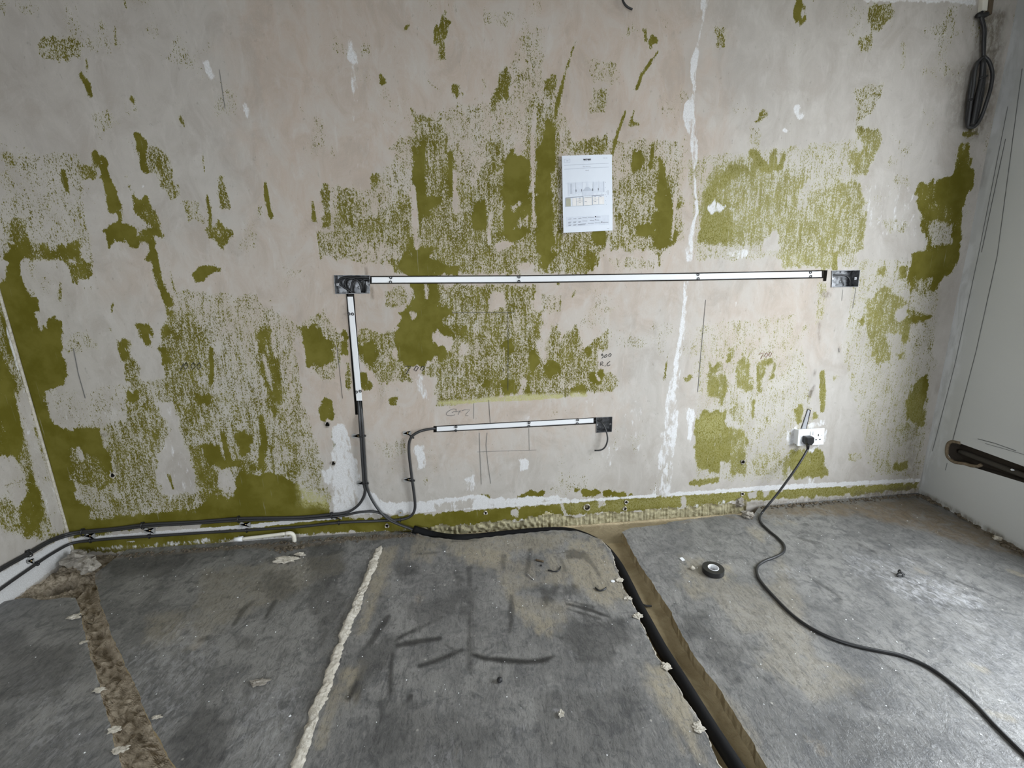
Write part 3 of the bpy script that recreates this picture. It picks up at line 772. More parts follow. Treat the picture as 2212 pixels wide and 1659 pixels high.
PINK = '''
0 1 500,-50 1500,-50 1560,300 1500,640 1320,720 1340,900 1000,1000 640,960 560,700 540,400
0 .8 1480,640 1780,560 1780,760 1500,860
0 .75 280,520 700,520 640,900 560,780 420,700 230,640
'''
WF = Field(XL-0.02, XR0+0.02, -0.10, CEIL, 0.005, ['green','white','grime_shade','yellow','pink'])
paint(WF, 'pink', PINK, W, fe=0.35, rag=0.10)
paint(WF, 'green', GREEN, W, fe=0.016, rag=0.020)
WF.fringe('green')
TXT0 = [(W(x, y)[0], W(x, y)[2]) for x, y in ((1294,758),(1326,756),(1324,792),(1294,794))]; WF.poly('green', 0.05, TXT0, 0.02, 0.01)
paint(WF, 'white', WHITE, W, fe=0.022, rag=0.010)
paint(WF, 'yellow', YELLOW, W, fe=0.05, rag=0.02)
paint(WF, 'grime_shade', GRIME_SHADE, W, fe=0.06, rag=0.02)

# ------------------------------------------------------------------ the back wall: a fine grid with real openings cut into it
NXW, NZW = 640, 372
xs = np.linspace(XL-0.012, XR0+0.012, NXW+1); zs = np.linspace(-0.09, CEIL, NZW+1)
XX, ZZ = np.meshgrid(xs, zs)
wob = WF.vnoise(0.6)[::1, ::1]
bm = bmesh.new()
vv = [[bm.verts.new((x, 0.0, z)) for x in xs] for z in zs]
for j in range(NZW):
    for i in range(NXW): bm.faces.new((vv[j][i], vv[j][i+1], vv[j+1][i+1], vv[j+1][i]))
bm.faces.ensure_lookup_table()
CELLS = {}
def cut(bm, poly, ax=(0, 2)):
    """cut a convex outline (list of points in the wall plane) out of the mesh"""
    P = [np.array((p[ax[0]], p[ax[1]])) for p in poly]; c = sum(P)/len(P)
    lo, hi = np.min(P, 0)-0.02, np.max(P, 0)+0.02
    key = id(bm)
    if key not in CELLS:
        CELLS.clear(); d = CELLS[key] = {}
        for f in bm.faces:
            m = f.verts[0].co; d.setdefault((int(m[ax[0]]*10+100), int(m[ax[1]]*10+100)), []).append(f)
    d = CELLS[key]; F0 = []
    for ci in range(int(lo[0]*10+99), int(hi[0]*10+102)):
        for cj in range(int(lo[1]*10+99), int(hi[1]*10+102)):
            for f in d.get((ci, cj), ()):
                if f.is_valid:
                    m = f.calc_center_median()
                    if lo[0] < m[ax[0]] < hi[0] and lo[1] < m[ax[1]] < hi[1]: F0.append(f)
    F0 = list(set(F0))
    for i in range(len(P)):
        a, b = P[i], P[(i+1) % len(P)]; e = b-a; n2 = np.array((e[1], -e[0]))
        n3 = [0, 0, 0]; n3[ax[0]], n3[ax[1]] = n2; p3 = [0, 0, 0]; p3[ax[0]], p3[ax[1]] = a
        p3b = list(poly[i])
        gm = set(F0); 
        for f in F0: gm.update(f.edges); gm.update(f.verts)
        r = bmesh.ops.bisect_plane(bm, geom=list(gm), plane_co=p3b, plane_no=n3)
        F0 = list({g for g in r['geom'] if isinstance(g, bmesh.types.BMFace)})
    kill = []
    for f in F0:
        if not f.is_valid: continue
        m = f.calc_center_median(); q = np.array((m[ax[0]], m[ax[1]])); s = []
        for i in range(len(P)):
            a, b = P[i], P[(i+1) % len(P)]; s.append((b[0]-a[0])*(q[1]-a[1])-(b[1]-a[1])*(q[0]-a[0]))
        if all(k > -1e-9 for k in s) or all(k < 1e-9 for k in s): kill.append(f)
    bmesh.ops.delete(bm, geom=kill, context='FACES')
    for f in F0:
        if f.is_valid:
            m = f.verts[0].co; d.setdefault((int(m[ax[0]]*10+100), int(m[ax[1]]*10+100)), []).append(f)
# openings: three back boxes, the chases of the three capping runs, the socket chase, drill holes
BOX = {'left': Quad(W(721.5,594), W(799.5,594.5), W(799.5,634), W(724.5,635)),
       'low':  Quad(W(1288,901.5), W(1322.5,899.8), W(1321.5,932.5), W(1288,934.5)),
       'right':Quad(W(1796.5,584.5), W(1857,583.5), W(1852.5,619.5), W(1795.5,620.5))}
RUN_TOP = [(803,604.8),(1121,603.2),(1500,597.6),(1775,592.3)]
RUN_LOW = [(943.5,927),(1282,908.3)]
RUN_VERT = [(756.2,641),(776.2,865.5)]
chases = []
def strip_quads(pts, half, ext0=0, ext1=0, vert=False):
    out = []
    for i in range(len(pts)-1):
        a, b = pts[i], pts[i+1]
        a = (a[0]-(ext0 if i == 0 and not vert else 0), a[1]-(ext0 if i == 0 and vert else 0))
        b = (b[0]+(ext1 if i == len(pts)-2 and not vert else 0), b[1]+(ext1 if i == len(pts)-2 and vert else 0))
        if vert: out.append(Quad(W(a[0]-half,a[1]), W(a[0]+half,a[1]), W(b[0]+half,b[1]), W(b[0]-half,b[1])))
        else: out.append(Quad(W(a[0],a[1]-half), W(b[0],b[1]-half), W(b[0],b[1]+half), W(a[0],a[1]+half)))
    return out
CH_TOP = strip_quads(RUN_TOP, 8.6, 3.4, 3); CH_LOW = strip_quads(RUN_LOW, 6.8, 7, 6); CH_VERT = strip_quads(RUN_VERT, 8.6, 6.5, 30, True)
CH_R = [Quad(W(1779.5,584), W(1786.8,584), W(1784,607), W(1778.5,607))]
CH_S = [Quad(W(1744,884), W(1751,886), W(1741,929), W(1729,929))]
HOLES = [(707,917,5.5),(720,1001,4.5),(243,1027,5.5),(1605,998,4.2),(1268,1096,6.5),(1049,1108,3.6),(1353,1085,3.6),(1350,1099,4),(1604,1067,3.5),(836,1136,4)]
def ngon(px, py, r, n=9, f=W, off=0.0, ph=0.3, wob=0.18, seed=0):
    rg = random.Random(seed)
    return [f(px+r*(1+rg.uniform(-wob, wob)*0.0)*math.cos(2*math.pi*k/n+ph), py+r*math.sin(2*math.pi*k/n+ph), off) for k in range(n)]
for q in [*BOX.values(), *CH_TOP, *CH_LOW, *CH_VERT, *CH_R, *CH_S]: cut(bm, q.c)
for h in HOLES: cut(bm, ngon(*h))
# broken plaster edge above the trench along the foot of the wall
TX0, TX1 = W(905,1140)[0], W(1612,1095)[0]
def trench_edge(x):
    t = (x-TX0)/(TX1-TX0)
    return 0.004+0.012*t + 0.010*math.sin(x*23)*0.5 + 0.006*math.sin(x*61+1) + (0.018 if 0.32 < t < 0.42 else 0) + (0.02*max(0, 1-abs(t-0.985)/0.03))
kill = []
for f in bm.faces:
    m = f.calc_center_median()
    if m.z < 0.06:
        if TX0 < m.x < TX1:
            if m.z < trench_edge(m.x): kill.append(f)
bmesh.ops.delete(bm, geom=kill, context='FACES')
for v in list(bm.verts):
    if not v.link_faces: bm.verts.remove(v)
wall_back = bm_obj('wall_back', bm, M['wall']); struct(wall_back, 'old plastered back wall with scraped patches of olive green paint')
WF.bake(wall_back)
# gentle unevenness of hand-trowelled plaster
me = wall_back.data; n = len(me.vertices); co = np.empty(n*3, np.float32); me.vertices.foreach_get('co', co); co = co.reshape(-1, 3)
WF.ch['wob'] = WF.vnoise(0.35)*0.0022 + WF.vnoise(0.09)*0.0007
gq = WF.sample('green', co[:,0], co[:,2])
co[:,1] += WF.sample('wob', co[:,0], co[:,2])*np.clip((co[:,2]-0.0)/0.1, 0, 1)
me.vertices.foreach_set('co', co.ravel()); me.update()
me.polygons.foreach_set('use_smooth', [True]*len(me.polygons))
def open_box(q, depth, lip=0.0, front=0.002):
    """walls and back of a recess behind frame q"""
    V = [q.p(u, v, front) for (u, v) in ((0,0),(1,0),(1,1),(0,1))] + [q.p(u, v, -depth) for (u, v) in ((0,0),(1,0),(1,1),(0,1))]
    return V, [(4,5,6,7),(0,1,5,4),(1,2,6,5),(2,3,7,6),(3,0,4,7)]
for nm, qs, dp in (('top', CH_TOP, 0.028), ('low', CH_LOW, 0.026), ('vert', CH_VERT, 0.03), ('r', CH_R, 0.03), ('s', CH_S, 0.022)):
    geos = []
    for i, q in enumerate(qs):
        V, Fc = open_box(q, dp)
        if len(qs) > 1:
            Fc = [Fc[0], Fc[1], Fc[3]] + ([Fc[4]] if i == 0 else []) + ([Fc[2]] if i == len(qs)-1 else [])
        geos.append((V, Fc))
    o = mesh_obj('cable_chase', *merge(*geos), M['chase'], wall_back)
for h in HOLES:
    a = ngon(*h, off=0.002); b = [p + np.array((0, 0.03, 0)) for p in ngon(h[0], h[1], h[2]*0.7)]; n = len(a)
    mesh_obj('drill_hole', a+b, [(i, (i+1) % n, n+(i+1) % n, n+i) for i in range(n)] + [tuple(range(n, 2*n))], M['chase'], wall_back)
    # torn crater lip
    ring = [W(h[0]+h[2]*1.0*math.cos(t), h[1]+h[2]*math.sin(t), 0.002) for t in np.linspace(0, 2*math.pi, 17)]
    V, Fc = tube_geo(ring, [0.0022+0.0016*math.sin(3*t+h[0]) for t in np.linspace(0, 2*math.pi, 17)], 6)
    mesh_obj('crater_lip', V, Fc, M['grout'] if h[1] > 1060 or h[0] < 700 else M['lumpgrey'], wall_back, True)
# chiselled strip at the foot of the wall
NXT, NZT = 420, 30; V = []; rg = np.random.default_rng(3)
col_n = rg.uniform(-1, 1, NXT+1); col_n = np.convolve(col_n, [.25,.5,.25], 'same')
lmp = rg.uniform(-1, 1, (12, 150)); 
def lval(x, z):
    fx, fz = x*149, z*11; i, j = min(int(fx), 148), min(int(fz), 10); tx, tz = fx-i, fz-j
    return (lmp[j,i]*(1-tx)+lmp[j,i+1]*tx)*(1-tz)+(lmp[j+1,i]*(1-tx)+lmp[j+1,i+1]*tx)*tz
for j in range(NZT+1):
    for i in range(NXT+1):
        t, w = i/NXT, j/NZT; x = TX0-0.06+(TX1-TX0+0.12)*t; z = -0.09+0.150*w
        rough = max(0, min(1, (0.38-t)/0.06)); comb = (1-rough)
        d = 0.016 + rough*0.012*lval(t, w) + comb*(0.0045*col_n[i]+0.004*lval(t, w)) - 0.03*(1-w)*0.4
        V.append((x, max(d, 0.004), z))
Fc = [(j*(NXT+1)+i, j*(NXT+1)+i+1, (j+1)*(NXT+1)+i+1, (j+1)*(NXT+1)+i) for j in range(NZT) for i in range(NXT)]
mesh_obj('chiselled_edge', V, Fc, M['chisel'], wall_back)

# ------------------------------------------------------------------ left wall
LGREEN = '''
0 .43 150,850 300,820 470,800 560,700 640,740 660,880 700,1000 720,1100 165,1135
0 .38 370,620 560,640 640,700 640,860 380,860
0 .36 900,250 1200,180 1240,300 1480,300 1480,520 860,560 760,480
0 .38 700,400 880,420 880,580 720,560
0 .36 1480,340 1850,300 1860,560 1500,560
0 .33 1500,700 1720,680 1760,900 1740,1040 1500,1040
0 .34 1850,560 2040,560 1990,1030 1880,1030 1820,760
0 .35 0,330 170,330 200,560 0,560
0 .50 -260,620 0,640 155,1150 100,1180 -260,1330
0 .85 -200,760 0,760 30,830 50,960 40,1010 -30,1000 -200,980
0 .8 40,1060 75,1020 110,1090 75,1150 55,1170
0 1s 20,870,12 35,960,14
0 .15 30,845 58,850 75,930 100,1010 125,1090 140,1150 115,1150 85,1060 60,960
0 .85s 10,690,5 22,760,5
0 .0 -80,985 35,985 60,1060 40,1090 10,1070 -80,1150
0 .0 -80,1120 60,1165 100,1170 0,1230 -160,1330
'''
LWHITE = '''
0 .8s 2,660,2.5 40,800,3 90,960,3 130,1090,3.5 145,1130,3.5
0 .6s 0,720,4 15,780,4
0 .35 30,845 58,850 75,930 100,1010 125,1090 140,1150 115,1150 85,1060 60,960
0 1 150,1155 168,1190 0,1318 -300,1560 -300,1440 0,1236
'''
LF = Field(-2.9, 0.02, -0.08, CEIL, 0.008, ['green','white','grime_shade','yellow','pink'])
paint(LF, 'green', LGREEN, LW, (1, 2)); LF.fringe('green'); paint(LF, 'white', LWHITE, LW, (1, 2), fe=0.012, rag=0.004)
paint(LF, 'grime_shade', '0 .6s 163,1205,3 100,1250,4 0,1325,5 -200,1470,5', LW, (1, 2))
NY, NZ = 240, 210; ys = np.linspace(-2.6, 0.02, NY+1); zs2 = np.linspace(-0.06, CEIL, NZ+1)
V = [(XL, y, z) for z in zs2 for y in ys]; V = np.array(V)
Fc = [(j*(NY+1)+i, j*(NY+1)+i+1, (j+1)*(NY+1)+i+1, (j+1)*(NY+1)+i) for j in range(NZ) for i in range(NY)]
V2 = [(XL, YB, -0.06), (XL, -2.6, -0.06), (XL, -2.6, CEIL), (XL, YB, CEIL)]
nn = len(V); wall_left = mesh_obj('wall_left', list(V)+V2, Fc+[(nn, nn+1, nn+2, nn+3)], M['wall'], None, True); struct(wall_left, 'left wall with worn green paint and a white band along its foot')
LF.bake(wall_left, (1, 2))
# rounded bead of filler down the corner
tube('corner_filler', [LW(0,655,0.0)+np.array((0.004,0,0)), LW(75,905,0)+np.array((0.004,0,0)), LW(140,1120,0)+np.array((0.004,0,0))], [0.007]*400, M['grout'], wall_left, 6, 0.01) if False else None
trim = struct(tube('trim_1', [(XL+0.002, -0.004, 0.02), (XL+0.003, -0.004, 0.4), (XL+0.002, -0.003, 0.8), (XL+0.003, -0.004, 1.25)], 0.0055, M['grout'], None, 6, 0.02), 'pale ridge of filler down the left corner')

# ------------------------------------------------------------------ right wall with a chased slot and the glazed door opening
RWF = Field(-0.9, 0.02, -0.08, CEIL, 0.008, ['white', 'grime_shade'])
paint(RWF, 'white', '''
0 .9 2184,30 2212,60 2150,330 2105,560 2070,780 2020,1010 1984,1060 2010,880 2064,550
0 .0s 2145,300,9 2128,380,8 2100,520,6
0 .0s 2040,740,9 2030,800,6''', RW, (1, 2), fe=0.05, rag=0.03)
paint(RWF, 'grime_shade', '''
0 .85s 1985,1064,4 2040,1090,5 2100,1125,5 2160,1160,7 2230,1205,9 2300,1250,9
0 .5s 2183,40,4 2130,310,4 2068,550,3 2020,850,3 1985,1050,3
0 .4s 2135,330,8 2120,400,7
0 .4s 2035,745,6 2030,780,5
0 .35s 2165,100,9 2140,240,9''', RW, (1, 2), fe=0.02)
bm = bmesh.new(); NY, NZ = 84, 250
ys = np.linspace(-0.62, 0.02, NY+1); zs2 = np.linspace(-0.06, CEIL, NZ+1)
vv = [[bm.verts.new((XR0+0.155*y, y, z)) for y in ys] for z in zs2]
for j in range(NZ):
    for i in range(NY): bm.faces.new((vv[j][i], vv[j+1][i], vv[j+1][i+1], vv[j][i+1]))
SLOT = [RW(*p) for p in ((2053,954.5),(2072,957),(2140,981.5),(2232,1015),(2232,1049),(2075,1001),(2055,992),(2047,979),(2046.5,965))]
bm.faces.ensure_lookup_table()
cut(bm, SLOT, (1, 2))
xe = XR0+0.155*-0.62
def rq(y0, y1, z0, z1):
    bm.faces.new([bm.verts.new(p) for p in ((xe, y0, z0), (xe, y0, z1), (xe, y1, z1), (xe, y1, z0))])
rq(DOOR_Y0, -0.62, DOOR_Z1, CEIL); rq(DOOR_Y0, -0.62, -0.06, DOOR_Z0); rq(YB, DOOR_Y0, -0.06, CEIL)
wall_right = bm_obj('wall_right', bm, M['greywall']); struct(wall_right, 'plain grey painted right wall with a dark chased slot low down')
RWF.bake(wall_right, (1, 2))
n = len(SLOT); inn = [p + RN*0.055 for p in SLOT]
mesh_obj('slot_recess', SLOT+inn, [(i, (i+1) % n, n+(i+1) % n, n+i) for i in range(n)]+[tuple(range(n, 2*n))], M['slot'], wall_right)
lipp = [RW(*p, -0.001) for p in ((2075,957),(2056,954),(2047,963),(2047,985),(2062,998),(2085,1002),(2098,1006),(2112,1007),(2120,1004))]
tube('slot_edge', [p for p in lipp], 0.0075, M['sloth'], wall_right, 6, 0.006)
tube('slot_pipe', [RW(2075,975,-0.04), RW(2140,1000,-0.035), RW(2212,1027,-0.035), RW(2230,1034,-0.035)], 0.012, M['chase'], wall_right, 8, 0.02)
lump('plaster_crumb', RW(2187,1015,-0.012), 0.006, M['pvc'], wall_right, seed=4)
# window frame round the opening outside the picture
fr = []
def bxg(x0,x1,y0,y1,z0,z1):
    V = [(x,y,z) for z in (z0,z1) for (x,y) in ((x0,y0),(x1,y0),(x1,y1),(x0,y1))]
    return V, [(0,3,2,1),(4,5,6,7),(0,1,5,4),(1,2,6,5),(2,3,7,6),(3,0,4,7)]
d1 = mesh_obj('window_1', *merge(bxg(xe,xe+0.06,DOOR_Y0,DOOR_Y0+0.05,DOOR_Z0,DOOR_Z1), bxg(xe,xe+0.06,DOOR_Y1-0.04,DOOR_Y1+0.01,DOOR_Z0,DOOR_Z1), bxg(xe,xe+0.06,DOOR_Y0,DOOR_Y1,DOOR_Z1-0.05,DOOR_Z1), bxg(xe,xe+0.06,DOOR_Y0,DOOR_Y1,DOOR_Z0,DOOR_Z0+0.05)), M['frame']); struct(d1, 'white window frame in the right wall')

# ------------------------------------------------------------------ ceiling and rear wall (behind the camera, with an opening added for fill light)
struct(mesh_obj('ceiling', [(XL,YB,CEIL),(XL,0.01,CEIL),(XR0,0.01,CEIL),(XR0,YB,CEIL)], [(0,1,2,3)], M['ceil']))
V, Fc = [], []
def quadxz(x0,x1,z0,z1):
    n = len(V); V.extend([(x0,YB,z0),(x1,YB,z0),(x1,YB,z1),(x0,YB,z1)]); Fc.append((n,n+1,n+2,n+3))
ra, rb = REAR_X-REAR_W/2, REAR_X+REAR_W/2
quadxz(XL, ra, -0.06, CEIL); quadxz(rb, XR0, -0.06, CEIL); quadxz(ra, rb, -0.06, 0.8); quadxz(ra, rb, 2.1, CEIL)
struct(mesh_obj('wall_rear', V, Fc, M['rear']))
M['yard'] = simple('yard_paving', (0.26, 0.25, 0.23), 0.9)
struct(mesh_obj('ground', [(xe,-14,-.12),(14,-14,-.12),(14,10,-.12),(xe,10,-.12),(-9,YB,-.12),(-9,-14,-.12),(xe,YB,-.12)], [(0,1,2,3),(5,0,6,4)], M['yard']), 'paved ground outside the openings')
def wy(x, z):
    return float(WF.sample('wob', np.array([x]), np.array([z]))[0])*min(1, max(0, z/0.1))
def WS(px, py, off=0.0):
    """point on the real, slightly uneven wall surface"""
    p = W(px, py, off); return p + np.array((0, wy(p[0], p[2]), 0))

# ------------------------------------------------------------------ floor: slabs, channels, joint
DARK = '''
8 .8s 640,690,8 390,810,13 230,910,9
8 .8s 620,830,10 480,850,13 330,880,18 220,960,22 120,1090,26 40,1210,14
8 .7s 290,690,14 230,780,20 170,870,16
8 .75s 330,870,7 315,960,10 305,1080,12 305,1190,10
8 .85s 430,1200,10 405,1270,7 375,1350,9 358,1460,8 375,1495,7 420,1512,5
8 .8s 760,905,10 680,940,13 590,975,12 490,1008,9
8 .9s 830,935,10 920,960,13 1050,972,13 1180,980,15 1290,970,13 1350,945,8
8 .6s 660,870,5 740,925,7
8 .6s 1080,560,9 1078,650,12 1070,790,8
8 .5s 810,380,12 815,560,12 812,760,10 815,1030,14
8 .85s 1440,610,7 1560,640,12 1700,690,6
8 .8s 1440,640,5 1560,680,9 1650,705,5
8 .7s 1460,590,4 1600,630,7
8 .6 1240,500 1390,500 1350,610 1270,590
8 .45 330,370 400,340 490,370 480,420 400,450 330,420
8 .45 1480,700 1800,720 1850,850 1650,1000 1550,980 1400,850
8 .4 690,600 860,600 820,680 720,660
8 .6 1440,270 1570,280 1560,330 1450,310
8 .5 1380,500 1500,500 1510,560 1420,560
8 .4 1580,880 1700,880 1700,960 1590,970
8 .55s 330,1490,20 250,1540,24 480,1540,22
8 .4 100,900 330,800 300,1000 100,1200
8 .6s 1330,800,3 1400,830,7
8 .6s 1420,1340,8 1470,1440,8 1495,1540,5
8 .35 400,620 900,480 760,640 500,760
8 .55s 1200,260,8 1190,340,12 1170,420,9
8 .5s 1030,300,12 1030,380,10
8 .5 720,390 780,390 780,470 730,480
8 .3 1200,1180 1900,1180 1900,1659 1300,1659
8 .3 200,1200 1000,1400 900,1659 200,1659
8 .5s 700,210,6 860,200,7
8 .5s 480,290,6 600,280,8
8 .45s 1560,300,8 1640,420,8
8 .45s 1390,320,8 1430,400,8
7 .6s 1500,740,8 1560,640,14 1620,590,8
7 .55s 1700,700,9 1760,590,12
7 .4 640,330 1200,280 1250,330 1000,450 700,420
7 .35 0,740 300,900 500,860 400,1200 0,1200
7 .45s 1280,840,12 1330,820,14
7 .35s 1000,1090,5 1150,900,7
7 .4 1500,820 1640,830 1640,900 1500,900
7 .35 1550,1100 1720,1080 1700,1160 1580,1160
7 .35 1650,420 1850,400 1900,560 1700,560
7 .4 1960,240 2192,200 2192,640 2060,900 2000,700
7 .4 1000,1500 1300,1250 1500,1350 1400,1659 1150,1659
9 .5s 810,430,6 900,490,9 1010,560,10 1010,610,8
9 .45s 1130,220,10 1240,280,10
9 .45s 760,190,10 860,220,12
9 .4 0,680 160,660 180,820 20,860
9 .35 330,860 420,850 420,960 340,960
9 .45 860,1380 930,1400 930,1470 870,1460
9 .5s 520,1080,6 560,1110,7
9 .5s 350,1090,12 380,1100,10
9 .5s 1560,1440,12 1600,1450,8
9 .4s 1250,960,8 1390,1060,9
9 .45s 1650,610,7 1690,622,7
9 .3 940,1300 2192,1500 2192,1700 1000,1700
9 .45s 2100,600,4 1850,500,5 1600,400,4
9 .35s 440,890,7 600,920,8
9 .35 1080,1140 1230,1240 1200,1300 1090,1220
9 .3 600,420 760,400 740,470 640,470
9 .6s 1780,30,5 1880,80,7 2000,140,9 2192,230,14
9 .3 100,700 400,880 300,1100 150,950
'''
TAN = '''
8 .75 700,200 1000,170 1060,240 1100,560 1300,700 1350,800 1250,780 1050,560 1000,400 700,300
8 .7 1480,200 1640,190 1850,560 1700,620 1500,500 1420,350
8 .75 1950,1000 2080,1000 2250,1250 2250,1560 2100,1300 1950,1120
8 .7 1220,690 1400,710 1340,810 1240,780
8 .65 230,260 340,240 290,480 150,760 90,820
8 .75 0,1040 110,1000 60,1200 -20,1270
8 .5 600,180 1500,150 1300,280 700,260
8 .45 480,180 640,220 560,340 420,320
8 .4 1100,560 1500,600 1400,700 1180,660
8 .55 1320,290 1450,360 1420,480 1300,470
8 .4 940,350 1240,330 1240,500 1100,520
7 .45 1400,480 1600,360 1700,440 1550,560 1380,680
7 .4 950,700 1200,650 1150,850 900,880
7 .3 1300,400 2192,280 2192,400 1500,700 1200,900
7 .5s 2150,1150,30 2050,1500,40
9 .8 215,430 290,360 330,370 300,450 250,520 205,480
9 .45 0,300 130,330 220,560 60,560 0,480
9 .5 440,110 540,150 500,200 400,120
9 .5 580,80 700,80 680,100 600,105
9 .4 150,1150 260,1180 600,1659 480,1659 250,1300
9 .4s 910,1010,40 980,1010,30
9 .6s 1860,1000,20 1930,1030,30
9 .6s 2110,400,25 2160,420,25
9 .3 100,450 500,500 700,800 400,800
9 .35 620,200 900,1000 1200,1100 900,1250 500,1000
9 .45s 1980,1310,25 2100,1340,30
'''
PALE = '''
9 .8 1250,360 1700,460 1950,600 1850,680 1500,600 1330,500
9 .6 640,380 760,380 750,460 660,450
9 .6s 1440,250,6 1620,340,8 1800,460,8
9 .7s 2040,740,14 1850,560,18 1700,500,14
9 .25 1500,600 2192,700 2192,1300 1800,1000
9 .4 1000,260 1500,330 1400,480 1100,420
9 .5s 1140,1260,12 1180,1320,10
9 .5s 540,685,5 690,725,5
8 .6s 1100,1420,14 1160,1395,12
8 .5s 1360,1290,14 1410,1300,12
8 .5s 1450,910,16 1490,940,14
8 .4 580,1500 760,1560 720,1659 560,1659
8 .4s 1620,1120,16 1660,1160,14
7 .45s 1640,1120,18 1720,1100,16
7 .35 700,1400 800,900 1200,700 1400,900 1100,1500
7 .3 100,1000 450,1100 600,1659 100,1659
7 .35 1500,1200 1900,1100 1900,1659 1500,1659
'''
BROWN = '''
9 .85 560,0 1100,-40 1500,-60 1700,40 1900,110 2300,260 2300,330 1900,240 1500,130 1100,40 700,40
9 .6 500,-20 700,0 640,60 520,60
7 .6s 650,320,9 900,300,9 1300,270,14 1600,240,20 1900,240,24 2192,210,20
8 .8s 0,190,22 200,190,20 420,170,14
8 .5s 420,170,10 640,200,8
9 .5s 0,90,8 250,40,10 420,70,10
7 .7 400,400 640,330 640,450 480,480
'''
PALE += '''
0 .9s 1302,1166,2 1320,1192,2 1345,1262,2.5 1362,1295,2 1378,1330,3 1403,1385,2 1440,1445,3 1500,1540,2.5 1526,1590,3 1560,1659,3
0 .7s 165,1290,2 185,1380,2 205,1440,2 225,1530,2.5 265,1659,2.5
'''
FF = Field(XL-0.05, XR0+0.05, -1.55, 0.02, 0.005, ['dark','tan','pale','brown'])
paint(FF, 'dark', DARK, F, (0, 1), fe=0.03, rag=0.030, fat=1.5); paint(FF, 'tan', TAN, F, (0, 1), fe=0.05, rag=0.03)
paint(FF, 'pale', PALE, F, (0, 1), fe=0.06, rag=0.03); paint(FF, 'brown', BROWN, F, (0, 1), fe=0.05, rag=0.02)
def edge_fn(px, ext=None):
    P = sorted([(F(*p)[1], F(*p)[0]) for p in px]); Y = np.array([p[0] for p in P]); X = np.array([p[1] for p in P])
    def fn(y):
        if y < Y[0]: return X[0]+(X[1]-X[0])/(Y[1]-Y[0])*(y-Y[0])
        return float(np.interp(y, Y, X))
    return fn
def jag(seed, amp=0.003):
    rg = np.random.default_rng(seed); ph = rg.uniform(0, 6, 6); fr = np.array([17, 41, 83, 140, 220, 330.]); am = np.array([1, .8, .6, .4, .3, .25])*amp
    return lambda t: float((am*np.sin(fr*t+ph)).sum()*0.6)
j1, j2, j3, j4 = jag(1), jag(2), jag(3, 0.0035), jag(4, 0.003)
e_l1 = edge_fn([(165,1288),(185,1380),(205,1440),(225,1530),(265,1659),(300,1760)]); E1 = lambda y: e_l1(y)+j1(y)
e_l2 = edge_fn([(205,1240),(215,1300),(250,1390),(290,1480),(330,1570),(380,1659),(420,1740)]); E2 = lambda y: e_l2(y)+j2(y)
e_j = edge_fn([(826,1175),(775,1300),(728,1420),(685,1540),(645,1659)])
e_c = edge_fn([(1300,1165),(1320,1192),(1345,1262),(1362,1295),(1378,1330),(1403,1385),(1440,1445),(1500,1540),(1526,1590),(1560,1659),(1620,1770)]); E3 = lambda y: e_c(y)+j3(y)
e_r = edge_fn([(1343,1148),(1370,1200),(1400,1245),(1450,1325),(1490,1400),(1512,1432),(1560,1500),(1605,1570),(1660,1659),(1720,1760)]); E4 = lambda y: e_r(y)+j4(y)
def back_c(x):
    P = [F(*p) for p in ((826,1150),(890,1150),(930,1160),(1000,1167),(1100,1155),(1200,1145),(1250,1147),(1275,1156),(1300,1166))]
    return float(np.interp(x, [p[0] for p in P], [min(p[1], 0.0) for p in P])) + 0.002*math.sin(x*120)
def back_r(x):
    P = [F(*p) for p in ((1343,1150),(1360,1141),(1440,1132),(1445,1128),(1520,1118),(1590,1110),(1612,1116),(1628,1122),(1634,1106),(1640,1093),(1985,1063))]
    return float(np.interp(x, [p[0] for p in P], [min(p[1], 0.0) for p in P])) + 0.0015*math.sin(x*90)
YF = -1.50; TH = 0.075
floor = bpy.data.objects.new('floor', None); COL.objects.link(floor); struct(floor, 'grey concrete floor cut by channels')
def slab(xl, xr, yb, nu, nv, z=0.0, label=None, back_at=None):
    """a concrete slab between two edge functions; top is a fine grid, the rim drops into the channel"""
    V = np.zeros((nv+1, nu+1, 3))
    for j in range(nv+1):
        v = j/nv; yn = YF*v
        for i in range(nu+1):
            u = i/nu; x = xl(yn)*(1-u)+xr(yn)*u
            y = yb(x)*(1-v)+YF*v
            x = xl(y)*(1-u)+xr(y)*u
            V[j, i] = (x, y, z)
    idx = lambda j, i: j*(nu+1)+i
    Fc = [(idx(j,i), idx(j+1,i), idx(j+1,i+1), idx(j,i+1)) for j in range(nv) for i in range(nu)]
    rim = [idx(0,i) for i in range(nu+1)] + [idx(j,nu) for j in range(1,nv+1)] + [idx(nv,i) for i in range(nu-1,-1,-1)] + [idx(j,0) for j in range(nv-1,0,-1)]
    VV = [tuple(p) for p in V.reshape(-1, 3)]; n = len(VV); m = len(rim)
    # slightly rounded arris then straight down
    VV += [(VV[k][0], VV[k][1], z-0.006) for k in rim]; VV += [(VV[k][0], VV[k][1], z-TH) for k in rim]
    for a in range(m):
        b = (a+1) % m
        Fc += [(rim[a], rim[b], n+b, n+a), (n+a, n+b, n+m+b, n+m+a)]
    o = mesh_obj('concrete_slab', VV, Fc, M['floor'], floor)
    o.data.materials.append(M['bed']); nt = nu*nv
    o.data.polygons.foreach_set('material_index', [0]*nt + [1]*(len(o.data.polygons)-nt))
    FF.bake(o, (0, 1))
    if label: o['label'] = label
    return o
YL0 = F(165, 1288)[1]
slab(lambda y: XL, E1, lambda x: YL0-0.006*math.sin(x*40)+0.01*math.sin(x*13), 80, 190)
slab(E2, lambda y: e_j(y), lambda x: 0.0, 200, 250)
slab(lambda y: e_j(y)+0.0, E3, back_c, 190, 250)
